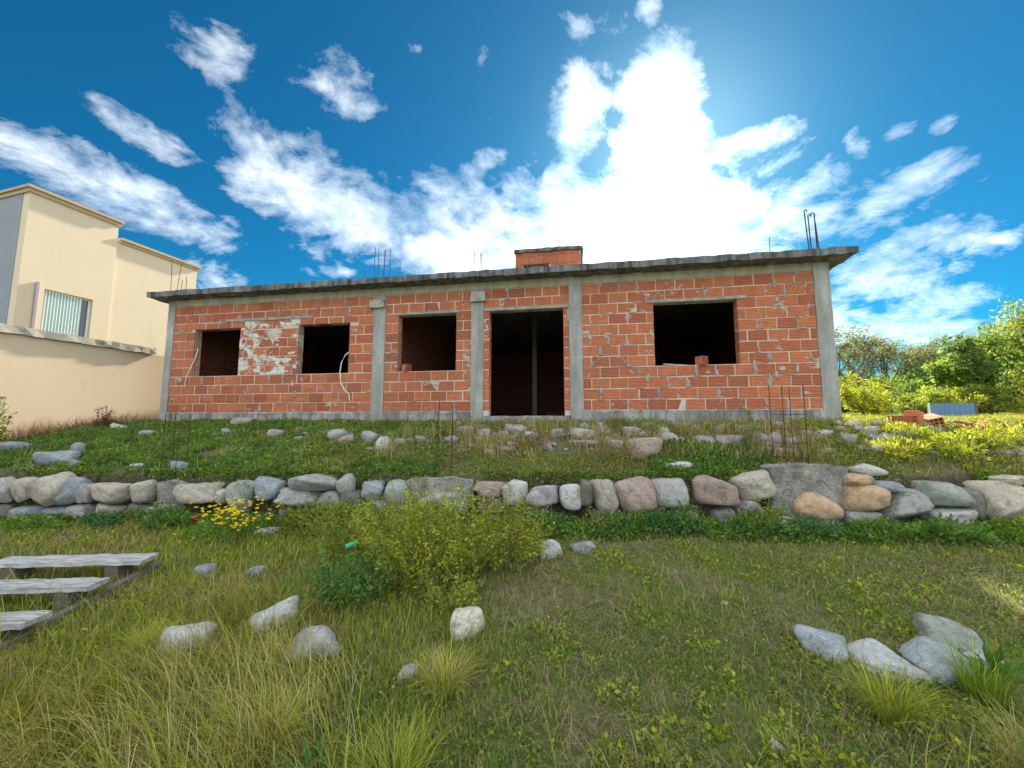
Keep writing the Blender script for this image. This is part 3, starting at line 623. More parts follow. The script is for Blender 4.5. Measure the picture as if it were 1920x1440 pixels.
# mortar squeezed out of the joints of the front wall
rs = np.random.default_rng(5); V0, F0 = ICO[2]; Vs, Fs = [], []
for (e, z0, z1) in JOINTS:
    if rs.random() > (.5 if e > 9.2 else .18) or e > 13.05: continue
    for k in range(rs.integers(1, 4)):
        bed = rs.random() < .45; cx_ = e+(rs.uniform(-.2, .1) if bed else rs.normal(0, .008)); cz_ = z0-.008 if bed else rs.uniform(z0, z1)
        if any(o[0]-.06 < cx_ < o[1]+.06 and o[2]-.05 < cz_ < o[3]+.05 for o in OPEN): continue
        sz = np.array([rs.uniform(.03, .09), .006, rs.uniform(.009, .02)]) if bed else np.array([rs.uniform(.012, .035), .006, rs.uniform(.03, .085)])
        d = 1+.35*np.sin(V0@rs.uniform(-4, 4, (3, 3))+rs.uniform(0, 6, 3)).sum(1)[:, None]*.5
        Vs.append(V0*d*sz+[cx_, -.001, cz_]); Fs.append(F0+sum(len(v) for v in Vs[:-1]))
mo = link('squeezed_mortar', np_mesh('squeezed_mortar', np.concatenate(Vs), np.concatenate(Fs), smooth=True), 'concrete', house); tag(mo, kind='stuff')

# ------------------------------------------------------------------ concrete footings with bar cages
def footing(name, label, x, w, z0, z1, cx, czb, ch, cw, seed):
    y = yw(x)
    r = empty(name, (x, y, z0)); tag(r, label, 'footing', 'concrete footings with bar cages')
    ob = rough_box('concrete_block', 'footing_concrete', r, -w/2, w/2, -.11, .25, 0, z1-z0, .045, .006, seed)
    for v in ob.data.vertices:
        t = v.co.x/(w/2); v.co.z -= .03*t*t*(1 if v.co.z > (z1-z0)/2 else 0); v.co.y += (.05*t*t+.05*(fbm(v.co.x*5+seed, v.co.z*6, seed)-.5))*(1 if v.co.y < 0 else 0); v.co.z += .05*(fbm(v.co.x*6, seed, 7)-.5)*(1 if v.co.z > (z1-z0)*.7 else 0)
    rs = random.Random(seed); cx -= x
    for sx, sy in ((-1, -1), (1, -1), (-1, 1), (1, 1)):
        bx, by = cx+sx*cw/2, .12+sy*cw*.45; l = rs.uniform(-.02, .02)
        MB().tube([(bx, by, z1-z0-.12), (bx+l*.5, by, z1-z0+ch*.5), (bx+l, by+l, z1-z0+ch+rs.uniform(-.04, .04))], .0048, 5).build('rebar', 'steel_bar', r)
    zz = z1-z0+.08
    while zz < ch*.75+z1-z0:
        a, bq = cw/2+.008, cw*.45+.008
        MB().tube([(cx-a, .12-bq, zz), (cx+a, .12-bq, zz+.01), (cx+a, .12+bq, zz), (cx-a, .12+bq, zz+.01), (cx-a, .12-bq, zz)], .0028, 4).build('stirrup', 'steel_bar', r)
        zz += .19
footing('concrete_footing', 'small concrete footing with rusty rebar cage left of the flower bush', -4.60, .36, .55, .95, -4.74, 1.1, .90, .20, 61)
footing('concrete_footing', 'dark concrete footing with rebar cage in the middle of the wall', -.95, .88, .62, 1.0, -.93, 1.05, 1.02, .20, 62)
footing('concrete_footing', 'wide concrete footing with tall rebar cage, right of the door', 3.82, .98, .42, 1.18, 3.72, 1.19, 1.05, .28, 63)

# ------------------------------------------------------------------ wooden garden steps
ws = empty('wooden_steps', (-4.22, 3.5, .205), R(4)); tag(ws, 'weathered grey plank garden steps at the left edge of the lawn', 'steps')
for k, (dx, dy, zt) in enumerate(((.06, .42, .375), (.0, -.02, .308), (.02, -.50, .243))):
    zt = zt-.15
    rough_box('tread', 'old_wood', ws, (-.66 if k == 0 else -.70)+dx, .69+dx, dy-.105, dy+.105, zt-.042, zt, .07, .006, 70+k)
    for sx in (-.48, .42):
        MB().box(sx, sx+.12, dy-.09, dy+.09, zt-.30, zt-.044).build('support_block', 'dark_wood', ws, .006)
for sx in (-.62, .64):
    o = MB().box(-.035, .035, -.80, .62, -.05, .05).build('side_rail', 'dark_wood', ws, .004); o.location = (sx, 0, -.01); o.rotation_euler = (R(8), 0, R(-6 if sx > 0 else -3))

# ------------------------------------------------------------------ vegetation
def blades(P, h, w, ang, bend, C, seg=3, tipc=1.15):
    """curved tapering grass blades, all as triangles"""
    n = len(P); d = np.stack([np.cos(ang), np.sin(ang), np.zeros(n)], 1); s = np.stack([-np.sin(ang), np.cos(ang), np.zeros(n)], 1)
    V = []; Cc = []
    for k in range(seg+1):
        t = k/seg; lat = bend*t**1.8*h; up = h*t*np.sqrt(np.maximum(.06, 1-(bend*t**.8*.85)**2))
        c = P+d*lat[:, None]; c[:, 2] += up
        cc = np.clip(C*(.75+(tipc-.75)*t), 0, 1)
        if k < seg:
            ww = (w*(1-.75*t))[:, None]/2; V += [c-s*ww, c+s*ww]; Cc += [cc, cc]
        else: V.append(c); Cc.append(cc)
    m = 2*seg+1; V = np.stack(V, 1).reshape(-1, 3); Cc = np.stack(Cc, 1).reshape(-1, 3); b0 = np.arange(n)[:, None]*m
    T = []
    for k in range(seg-1): T += [(2*k, 2*k+1, 2*k+3), (2*k, 2*k+3, 2*k+2)]
    T.append((2*seg-2, 2*seg-1, 2*seg))
    F = (b0[:, None, :]+np.array(T)[None]).reshape(-1, 3)
    return V, F, Cc
def leaves(P, D, L, W, C, fold=.25):
    """pointed leaves: two triangles folded along the midrib; D = direction of the leaf"""
    n = len(P); D = D/np.linalg.norm(D, axis=1, keepdims=True); a = rng.normal(size=(n, 3)); S = np.cross(D, a); S /= np.linalg.norm(S, axis=1, keepdims=True)+1e-9; N = np.cross(S, D)
    L = np.broadcast_to(L, n)[:, None]; W = np.broadcast_to(W, n)[:, None]
    mid = P+D*L*.45
    V = np.stack([P, mid+S*W/2+N*W*fold, P+D*L, mid-S*W/2+N*W*fold], 1).reshape(-1, 3)
    b0 = np.arange(n)[:, None, None]*4; F = (b0+np.array([[0, 1, 2], [0, 2, 3]])[None]).reshape(-1, 3)
    return V, F, np.repeat(C, 4, 0)
def join(parts):
    Vs, Fs, Cs = [], [], []; o = 0
    for V, F, C in parts: Vs.append(V); Fs.append(F+o); Cs.append(C); o += len(V)
    return np.concatenate(Vs), np.concatenate(Fs), np.concatenate(Cs)
def pick(cols, n, var=.25, rs=rng):
    c = np.array(cols)[rs.integers(0, len(cols), n)]; return np.clip(c*rs.uniform(1-var, 1+var, (n, 1))*rs.uniform(.93, 1.07, (n, 3)), 0, 1)
GREEN = [(.11, .22, .022), (.16, .265, .025), (.22, .31, .035), (.10, .18, .028)]
OLIVE = [(.25, .275, .04), (.31, .32, .045), (.20, .225, .035)]
STRAW = [(.44, .38, .16), (.50, .44, .21), (.38, .31, .13), (.34, .33, .09)]
LIME = [(.34, .39, .03), (.43, .44, .04), (.27, .34, .03)]
BROWN = [(0.300, 0.213, 0.138), (0.375, 0.275, 0.175), (0.213, 0.156, 0.106)]
TEAL = [(.065, .17, .06), (.09, .205, .075), (.12, .23, .075)]
def clear_of_stones(x, y, m=.9):
    d = np.sqrt((x[:, None]-LOOSE_XY[None, :, 0])**2+(y[:, None]-LOOSE_XY[None, :, 1])**2); return (d > LOOSE_XY[None, :, 2]*m*.75).all(1)
def front_points(n, ylo, yhi, power=1.6, seed=0):
    """points on the lawn inside a generous wedge in front of the camera, denser nearby"""
    rs = np.random.default_rng(seed); t = rs.random(n)**power; y = ylo+(yhi-ylo)*t; x = rs.uniform(-1, 1, n)*(y*1.42+2.0)
    k = (y < yw(x)-.15) & clear_of_stones(x, y); x, y = x[k], y[k]; return x, y
# short lawn
x, y = front_points(195000, .9, 5.4, 1.15, 5); n = len(x)
bare = fbm(x*1.7+8, y*1.7, 33); keep = rng.random(n) < np.clip(1.75-2.4*(bare-.35+.08*smooth((x+.5)/1.0))*1.4, .25, 1); x, y = x[keep], y[keep]; n = len(x)
dry = fbm(x*1.1+3, y*1.1, 31); straw = rng.random(n) < np.clip((dry-.43)*3.2, .08, .6)
yellow = smooth((-x+.2)/2.2)*.9
C = np.where(straw[:, None], pick(STRAW+BROWN, n), np.where((rng.random(n) < yellow)[:, None], pick(LIME+OLIVE, n), pick(GREEN+OLIVE+LIME[2:], n)))
h = rng.uniform(.03, .085, n)*(1+.8*fbm(x*2, y*2, 7))*(1-.45*smooth((x+.8)/1.2)); flat = np.where(straw, rng.uniform(.5, 1.1, n), rng.uniform(.1, .8, n))
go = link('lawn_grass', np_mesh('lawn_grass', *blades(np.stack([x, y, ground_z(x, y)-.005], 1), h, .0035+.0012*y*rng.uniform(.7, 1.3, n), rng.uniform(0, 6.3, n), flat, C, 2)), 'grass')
tag(go, 'short patchy green and dry lawn grass in front of the stone wall', 'grass', kind='stuff')
# weeds grown up along the whole foot of the stone wall
x = rng.uniform(-8, 7.5, 30000); y = yw(x)-.14-.42*rng.random(30000)**1.4; k = (fbm(x*1.5, y*2, 47)+.12*smooth((x+1)/2) > .46) & clear_of_stones(x, y); x, y = x[k], y[k]; n = len(x)
P = np.stack([x, y, ground_z(x, y)+.26*fbm(x*2, y*2, 48)*rng.random(n)], 1); D = rng.normal(size=(n, 3)); D[:, 2] = np.abs(D[:, 2])*.6+.2
go = link('wall_foot_weeds', np_mesh('wall_foot_weeds', *leaves(P, D, .055*rng.uniform(.5, 1.2, n), .028*rng.uniform(.5, 1.2, n), pick(TEAL+GREEN+GREEN, n)*(.6+.8*fbm(x*3, y*3, 49))[:, None])), 'leaf')
tag(go, 'leafy green weeds grown up along the foot of the stone wall', 'weeds', kind='stuff')
# small broad-leaved weeds creeping through the lawn
x, y = front_points(150000, 1.0, 5.3, 1.2, 6); k = fbm(x*1.6+9, y*1.6, 41) > .46-.06*smooth((x+.3)/1.2); x, y = x[k], y[k]; n = len(x)
cl = fbm(x*3, y*3, 43)
P = np.stack([x, y, ground_z(x, y)+rng.uniform(.0, .05, n)], 1); D = rng.normal(size=(n, 3)); D[:, 2] = np.abs(D[:, 2])*.5+.15
go = None
L_ = rng.uniform(.010, .030, n)*(1+.5*(cl > .60))
go = link('creeping_weeds', np_mesh('creeping_weeds', *leaves(P, D, L_, L_*rng.uniform(.5, .75, n), np.where((cl > .56)[:, None], pick(LIME+GREEN+OLIVE, n), pick(GREEN+TEAL+OLIVE, n)))), 'leaf')
tag(go, 'small creeping broad-leaved weeds mixed into the lawn', 'weeds', kind='stuff')
# long yellow grass, mostly lower left and lower edge
x, y = front_points(75000, .85, 3.6, 1.0, 8); m_ = smooth((-x-.15-(y-1.6)*.55)/1.1)*(.35+fbm(x*1.8, y*1.8, 51))+.10*(y < 2.1)*(fbm(x*2, y*2, 53) > .5)+.25*smooth((x-1.6)/1.0)*smooth((2.5-y)/.6)
m_ = m_*np.where((x < -2.5) & (y > 2.55), .25, 1); k = rng.random(len(x)) < m_*.95; x, y = x[k], y[k]; n = len(x)
C = np.where((rng.random(n) < .5)[:, None], pick(STRAW, n), pick(LIME+OLIVE, n)); swirl = fbm(x*.9, y*.9, 55)*9
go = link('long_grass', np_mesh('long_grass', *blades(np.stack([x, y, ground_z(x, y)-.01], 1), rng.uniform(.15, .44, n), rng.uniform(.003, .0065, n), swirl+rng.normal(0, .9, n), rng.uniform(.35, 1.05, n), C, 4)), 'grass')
tag(go, 'long tangled yellow-green grass in the lower left foreground', 'grass', kind='stuff')

# dead thatch lying flat in the bare patches
x, y = front_points(26000, .9, 5.2, 1.1, 18); k = fbm(x*1.7+8, y*1.7, 33)+.08*smooth((x+.5)/1.0) > .50; x, y = x[k], y[k]; n = len(x)
go = link('dead_thatch', np_mesh('dead_thatch', *blades(np.stack([x, y, ground_z(x, y)+rng.uniform(.0, .02, n)], 1), rng.uniform(.05, .16, n), .003+.001*y, rng.uniform(0, 6.3, n), rng.uniform(.95, 1.15, n), pick(BROWN+STRAW[2:], n), 2)), 'grass')
tag(go, 'dead tan thatch lying flat in the bare patches of the lawn', 'dry grass', kind='stuff')
px_, py_ = [], []
for sx, sy, sr in LOOSE_XY:
    m = int(90+260*sr); a = rng.uniform(0, 6.3, m); q = sr*rng.uniform(.72, 1.25, m); px_.append(sx+np.cos(a)*q*1.05); py_.append(sy+np.sin(a)*q*.8)
x = np.concatenate(px_); y = np.concatenate(py_); n = len(x)
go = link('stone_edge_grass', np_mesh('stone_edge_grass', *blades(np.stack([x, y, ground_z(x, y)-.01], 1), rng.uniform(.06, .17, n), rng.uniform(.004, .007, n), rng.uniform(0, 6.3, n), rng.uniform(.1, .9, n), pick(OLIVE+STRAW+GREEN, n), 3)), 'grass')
tag(go, 'taller grass grown up around the loose boulders', 'grass', kind='stuff')
def tuft(label, x, y, n, hh, rad, cols, lean=.9):
    a = rng.uniform(0, 6.3, n); r = rad*np.sqrt(rng.random(n))*.35
    P = np.stack([x+r*np.cos(a), y+r*np.sin(a), np.zeros(n)], 1); P[:, 2] = ground_z(P[:, 0], P[:, 1])-.01
    me = np_mesh('grass_tuft', *blades(P, rng.uniform(.35, 1, n)*hh, rng.uniform(.003, .0065, n), a+rng.normal(0, .8, n), (.25+.75*rng.random(n)**.7)*lean*1.12, pick(cols, n), 5))
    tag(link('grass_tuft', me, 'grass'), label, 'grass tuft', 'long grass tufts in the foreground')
tuft('bright green arching grass tuft below the right boulders', 2.15, 2.42, 420, .34, .3, LIME+OLIVE)
tuft('upright green grass tuft in front of the big tilted blue stone', 2.78, 2.50, 300, .42, .25, GREEN+LIME, .6)
tuft('straw-coloured grass tuft at the bottom right corner', 2.55, 1.98, 420, .36, .5, STRAW+OLIVE)
tuft('yellow-green tuft below the cream boulder', -.42, 2.62, 460, .30, .3, LIME+STRAW)
tuft('straw and lime tuft left of the broad-leaved plant', -1.28, 2.22, 500, .34, .35, STRAW+LIME)
tuft('low green tuft at the bottom centre of the lawn', -.55, 2.02, 420, .32, .4, OLIVE+LIME)
tuft('yellow tuft beside the smooth white oval stone', -2.62, 3.0, 260, .24, .2, LIME)

def plant(name, label, cat, x, y, specs, stems=7, stem_h=.5, stem_r=.006, spread=.3, group=None, stemmat='stalk', flowers=None, z=None):
    """a leafy plant: stems rising from one base and clouds of single leaves around them"""
    z = gz(x, y) if z is None else z
    r = empty(name, (x, y, z)); tag(r, label, cat, group)
    mb = MB(); tips = []
    for i in range(stems):
        a = random.uniform(0, 6.3); q = spread*random.uniform(.2, 1); hh = stem_h*random.uniform(.6, 1)
        p = [(random.uniform(-.03, .03), random.uniform(-.03, .03), -.03), (math.cos(a)*q*.45, math.sin(a)*q*.45, hh*.55), (math.cos(a)*q, math.sin(a)*q, hh)]
        mb.tube(p, stem_r, 5, stem_r*.4); tips.append(p)
    mb.build('stem', stemmat, r)
    parts = []
    for (cx, cy, cz, rx, ry, rz, n, L, W, cols) in specs:
        # clumpy cloud: leaves gather round random twig points so that gaps stay open
        m = max(6, n//16); u = rng.normal(size=(m, 3)); u /= np.linalg.norm(u, axis=1, keepdims=True); u *= rng.random((m, 1))**.4
        tw = np.array([cx, cy, cz])+u*np.array([rx, ry, rz]); tint = rng.uniform(.75, 1.25, m)
        k = rng.integers(0, m, n); P = tw[k]+rng.normal(size=(n, 3))*np.array([rx, ry, rz])*.14
        D = (P-np.array([cx, cy, cz-rz*.6]))/np.array([rx, ry, rz])+rng.normal(size=(n, 3))*.7
        P[:, 2] = np.maximum(P[:, 2], .01)
        parts.append(leaves(P, D, L*rng.uniform(.6, 1.2, n), W*rng.uniform(.6, 1.2, n), np.clip(pick(cols, n)*tint[k][:, None], 0, 1)))
    link('foliage', np_mesh('foliage', *join(parts)), 'leaf', r)
    if flowers:
        n, (cx, cy, cz, rx, ry, rz), col, s = flowers; meshes = []
        for v in range(6):
            parts = []
            for k in range(6):
                a = k*math.pi/3; D = np.array([[math.cos(a), math.sin(a)-.3, .5]])+rng.normal(size=(1, 3))*.15
                parts.append(leaves(np.zeros((1, 3)), D, s, s*.7, pick([col], 1, .15)))
            me = np_mesh('flower', *join(parts)); me.materials.append(MATS['petal']); meshes.append(me)
        c = np.array([cx, cy, cz])+rng.normal(size=(n, 3))*np.array([rx, ry, rz])*.5
        for i in range(n): link('flower', meshes[i % 6], None, r, loc=c[i], rot=(random.uniform(-.4, .4), random.uniform(-.4, .4), random.uniform(0, 6)))
    return r
def sprig_plant(name, label, cat, x, y, n, rx, ry, hh, L, W, cols, group=None, dead=.12):
    z = gz(x, y); r = empty(name, (x, y, z)); tag(r, label, cat, group); mb = MB(); parts = []
    for i in range(n):
        a = rng.uniform(0, 6.3); q = math.sqrt(rng.random()); bx, by = rx*q*math.cos(a)*.6, ry*q*math.sin(a)*.6
        h = hh*rng.uniform(.45, 1.0)*(1-.35*q*q); ex, ey = rx*q*math.cos(a)*1.1+rng.normal(0, .05), ry*q*math.sin(a)*1.1+rng.normal(0, .05)
        bz = gz(x+bx, y+by)-z
        pts = np.array([[bx, by, bz-.02], [bx*.7+ex*.3+rng.normal(0, .02), by*.7+ey*.3, bz+h*.5], [ex, ey, bz+h]])
        mb.tube([tuple(p) for p in pts], .0028, 4, .0012)
        if rng.random() < dead: continue
        m = int(12+rng.integers(0, 26)*h/.5); t = rng.uniform(.18, 1.02, m)[:, None]
        P = pts[0]*(1-t)**2+2*t*(1-t)*(pts[1]*2-(pts[0]+pts[2])/2)+pts[2]*t*t+rng.normal(size=(m, 3))*.018
        D = rng.normal(size=(m, 3)); D[:, 2] = D[:, 2]*.5+.45
        parts.append(leaves(P, D, L*rng.uniform(.5, 1.3, m)*(1.2-.5*t[:, 0]), W*rng.uniform(.6, 1.3, m), np.clip(pick(cols, m)*rng.uniform(.75, 1.25), 0, 1)))
    mb.build('stem', 'stalk', r); link('foliage', np_mesh('foliage', *join(parts)), 'leaf', r)
    return r
plant('flowering_bush', 'small bush with bright yellow flowers before the stone wall', 'bush', -3.22, 4.72, [(0, 0, .16, .34, .26, .16, 900, .05, .016, GREEN+TEAL)], 12, .38, .004, .35, flowers=(110, (.02, -.06, .36, .36, .26, .16), (.85, .62, .02), .026))
plant('flowering_plant', 'single orange-red flowered plant left of the yellow flower bush', 'plant', -3.75, 4.86, [(0, 0, .1, .14, .14, .1, 160, .05, .02, GREEN)], 5, .26, .004, .1, flowers=(6, (0, -.05, .25, .05, .05, .03), (.75, .13, .03), .03))
sprig_plant('shrub', 'large yellow-green feathery shrub in the middle of the lawn', 'shrub', -.80, 3.95, 300, .78, .55, 1.0, .055, .017, LIME+OLIVE+LIME)
sprig_plant('shrub', 'yellow-green weed clump joined to the right of the large shrub', 'shrub', -.08, 4.15, 140, .48, .42, .85, .05, .014, LIME+OLIVE)
sprig_plant('shrub', 'thin pale green weed clump left of the large shrub', 'shrub', -1.65, 4.35, 130, .55, .42, .72, .05, .015, OLIVE+GREEN+LIME, None, .12)
sprig_plant('shrub', 'dark green weed clump at the left foot of the large shrub', 'shrub', -1.40, 3.55, 100, .40, .32, .50, .06, .02, TEAL+GREEN[:2], None, .03)
sprig_plant('shrub', 'dry straw-coloured stems in front of the large shrub', 'shrub', -.55, 3.45, 60, .36, .22, .36, .045, .013, LIME+OLIVE, None, .25)
sprig_plant('shrub', 'upright bright yellow sprig plant by the right weed clump', 'shrub', .22, 4.3, 22, .16, .14, .72, .05, .015, LIME)
plant('shrub', 'light green leafy weed growing against the middle footing', 'shrub', -.95, 4.85, [(0, 0, .2, .32, .2, .18, 900, .07, .035, GREEN+LIME)], 10, .35, .005, .3)
for x, y, nn, rx, hh, c, lab in ((-2.55, 5.0, 60, .40, .52, OLIVE+GREEN, 'straggling green weeds over the wall left of the thin weed clump'), (-1.75, 4.98, 60, .40, .50, GREEN+LIME, 'fresh green weeds climbing the wall behind the thin weed clump'), (-1.15, 5.0, 45, .3, .45, LIME+OLIVE, 'yellowish weeds before the left edge of the middle footing'), (.1, 5.0, 40, .28, .42, TEAL+GREEN, 'green weeds covering the wall foot right of the middle footing'), (1.05, 5.0, 34, .28, .36, BROWN+OLIVE, 'thin brown weeds before the dark gap in the wall'), (2.05, 4.95, 50, .34, .46, TEAL+GREEN, 'teal weeds climbing the grey wall stone left of the pink one'), (3.02, 4.9, 40, .26, .52, GREEN+OLIVE, 'weeds climbing the wall at the left of the wide footing'), (-3.45, 5.05, 30, .24, .36, TEAL, 'dark weeds behind the yellow flower bush'), (-4.45, 5.2, 40, .3, .34, TEAL+GREEN, 'green weeds half covering the small left footing')):
    sprig_plant('weed_clump', lab, 'weeds', x, y, nn, rx, rx*.5, hh, .05, .02, c, 'weeds climbing the stone wall')
for i, (x, y, s, c, lab) in enumerate(((-2.2, 4.95, .34, OLIVE, 'olive weeds at the wall foot right of the flowers'), (-2.0, 5.0, .30, GREEN, 'green weeds covering the wall between flowers and shrub'), (.25, 4.95, .26, TEAL, 'teal green weeds under the pale wall stones'), (1.3, 4.95, .26, TEAL+GREEN, 'dark weeds below the brown wall stones'), (1.9, 4.9, .28, TEAL, 'bluish weeds at the wall foot left of the pink stone'),
        (2.9, 4.85, .28, GREEN+TEAL, 'leafy weeds in front of the pale wall stone left of the wide footing'), (3.5, 4.8, .24, TEAL, 'low dark weeds in front of the wide footing'), (4.3, 4.75, .24, GREEN+TEAL, 'green weeds under the orange wall stones'), (5.1, 4.7, .26, TEAL+GREEN, 'green weeds at the wall foot toward the right edge'), (5.9, 4.65, .28, GREEN, 'weeds under the big pale stone at the right edge'), (-4.3, 5.1, .22, TEAL+GREEN, 'dark green weeds under the small left footing'), (-5.2, 5.15, .16, TEAL, 'low green weeds at the left wall foot'))):
    plant('weed_clump', lab, 'weeds', x, y, [(0, 0, s*.5, s*1.5, s*.7, s*.55, 900, .055, .026, c)], 9, s*.9, .003, s, group='weeds along the foot of the wall')
plant('broad_leaved_plant', 'broad-leaved green rosette at the bottom edge left of centre', 'plant', -.98, 2.05, [(0, 0, .05, .07, .07, .05, 26, .13, .05, [(.07, .20, .06), (.10, .24, .07)])], 4, .1, .004, .05)
plant('broad_leaved_plant', 'broad-leaved green plant beside the tilted blue stone', 'plant', 2.95, 2.58, [(0, 0, .12, .06, .06, .12, 30, .16, .045, [(.07, .17, .04), (.10, .2, .04)])], 4, .25, .004, .06)
bt = MB().tube([(-.05, 0, 0), (.03, 0, .005), (.05, 0, .006), (.07, 0, .006)], .028, 8, .012).build('plastic_bottle', 'green_plastic', None, .0, loc=(-1.55, 3.95, gz(-1.55, 3.95)+.30), rot=(.2, -.3, .4)); tag(bt, 'green plastic bottle caught in the weeds left of the large shrub', 'bottle')

# bank: ground cover, dry twigs, grass
def bank_cover(name, label, cat, n, xr, tr, cols, L, W, seed, thr, zmax=.1, dens=None):
    rs = np.random.default_rng(seed); x = rs.uniform(*xr, n); t = rs.uniform(*tr, n); y = yw(x)+.0+t*(yf(x)-yw(x)-.02); k = fbm(x*1.3, y*1.6, seed) > thr; x, y = x[k], y[k]; n = len(x)
    hgt = zmax*fbm(x*2.2, y*2.2, seed+5); P = np.stack([x, y, ground_z(x, y)+hgt*rs.random(n)], 1)
    D = rs.normal(size=(n, 3)); D[:, 2] = np.abs(D[:, 2])*.6+.2
    shade = fbm(x*2.5, y*3, seed+9)[:, None]*.9+.55
    go = link(name, np_mesh(name, *leaves(P, D, L*rs.uniform(.6, 1.3, n), W*rs.uniform(.6, 1.3, n), np.clip(pick(cols, n, .25, rs)*shade, 0, 1))), 'leaf'); tag(go, label, cat, kind='stuff')
bank_cover('ground_cover', 'dense low green ground cover on the left of the bank', 'ground cover', 60000, (-9, -1.0), (0, 1), GREEN+TEAL+[(.13, .16, .03)], .05, .03, 61, .36, .16)
bank_cover('olive_ground_cover', 'thin olive and brown ground cover on the middle of the bank', 'ground cover', 42000, (-3.5, 5.2), (0, .95), OLIVE+BROWN+GREEN, .045, .018, 71, .36, .18)
bank_cover('teal_ground_cover', 'bluish green ground cover left of the wide footing', 'ground cover', 9000, (1.9, 3.6), (0, .5), TEAL+GREEN, .05, .028, 81, .3, .22)
bank_cover('sunlit_ground_cover', 'sunlit yellow-green weeds on the bank right of the house', 'ground cover', 15000, (4.6, 9), (0, 1.0), LIME+OLIVE+GREEN+BROWN, .05, .02, 91, .42, .2)
def bank_grass(name, label, n, xr, tr, cols, hr, seed, thr=.4):
    rs = np.random.default_rng(seed); x = rs.uniform(*xr, n); t = rs.uniform(*tr, n); y = yw(x)+.1+t*(yf(x)-yw(x)-.12); k = fbm(x*1.5, y*1.5, seed) > thr; x, y = x[k], y[k]; n = len(x)
    go = link(name, np_mesh(name, *blades(np.stack([x, y, ground_z(x, y)-.01], 1), rs.uniform(*hr, n), rs.uniform(.005, .011, n), rs.uniform(0, 6.3, n), rs.uniform(.1, .9, n), pick(cols, n, .25, rs), 3)), 'grass'); tag(go, label, 'grass', kind='stuff')
bank_cover('lip_weeds', 'weeds and ivy hanging over the top of the stone wall', 'weeds', 24000, (-8, 7.5), (-.045, .05), GREEN+OLIVE+TEAL, .05, .024, 111, .46, .10)
bank_grass('bank_grass', 'thin grass and dry stalks on the bank below the house', 16000, (-9, 7), (0, 1), GREEN+OLIVE+STRAW, (.05, .2), 101)
bank_grass('house_foot_grass', 'bright yellow-green grass fringe along the foot of the facade', 7000, (-7.4, 5.2), (.86, 1), LIME+OLIVE, (.04, .13), 103, .42)
bank_grass('dry_stalks', 'dry brown stalks standing on the bank below the door', 5000, (-2, 4.5), (.1, .7), BROWN+STRAW, (.15, .42), 105, .5)
rs = np.random.default_rng(9); x = rs.uniform(-9.6, -7.0, 5000); y = rs.uniform(6.6, 9.2, 5000); k = (x-(B0[0]+(y-B0[1])*math.tan(AL)) > .03) & (x-(B0[0]+(y-B0[1])*math.tan(AL)) < .75); x, y = x[k], y[k]; n = len(x)
go = link('dry_brush', np_mesh('dry_brush', *blades(np.stack([x, y, ground_z(x, y)], 1), rs.uniform(.1, .38, n), rs.uniform(.006, .012, n), rs.uniform(0, 6.3, n), rs.uniform(.2, 1, n), pick([(.30, .17, .11), (.22, .12, .08), (.38, .26, .16)], n), 3)), 'grass'); tag(go, 'dry reddish brush along the foot of the ochre boundary wall', 'brush', kind='stuff')
plant('dry_bush', 'dead dark brown bush against the ochre boundary wall', 'bush', -8.35, 8.1, [(0, 0, .2, .14, .14, .22, 500, .05, .016, [(.10, .05, .03), (.16, .08, .05)])], 12, .45, .005, .15)
plant('bush', 'yellow-green leafy bush at the left edge before the boundary wall', 'bush', -8.75, 6.55, [(0, 0, .45, .30, .30, .45, 1500, .07, .03, LIME+GREEN)], 10, .8, .006, .3)
plant('tall_weed', 'tall pale upright weed in front of the right brick wall', 'weed', 3.45, 5.75, [(0, 0, .20, .14, .12, .2, 700, .045, .016, [(.2, .24, .12), (.26, .28, .13)]), (0, 0, .52, .07, .07, .22, 420, .04, .014, [(.24, .28, .15), (.3, .32, .16)])], 6, .72, .005, .06)
plant('dry_bush', 'reddish dry bush on the bank below the door', 'bush', .35, 6.0, [(0, 0, .16, .3, .24, .16, 900, .045, .016, BROWN+[(.25, .13, .09)])], 14, .35, .004, .25)
plant('dry_bush', 'brown dry bush on the bank right of the door', 'bush', 1.55, 5.65, [(0, 0, .14, .34, .2, .16, 900, .045, .016, BROWN+OLIVE)], 14, .32, .004, .28)
for x, y, s, lab in ((5.35, 5.55, .26, 'sunlit ferny weed above the greenish wall stone'), (6.0, 5.5, .30, 'sunlit ferny weed above the big pale wall stone'), (6.75, 5.6, .32, 'sunlit yellow weed at the right edge of the bank'), (5.8, 5.85, .22, 'dark green weed below the loose brick pile')):
    plant('weed_clump', lab, 'weeds', x, y, [(0, 0, s*.55, s*1.2, s, s*.6, 1300, .06, .016, LIME+OLIVE)], 12, s, .004, s, group='weeds on the right of the bank')

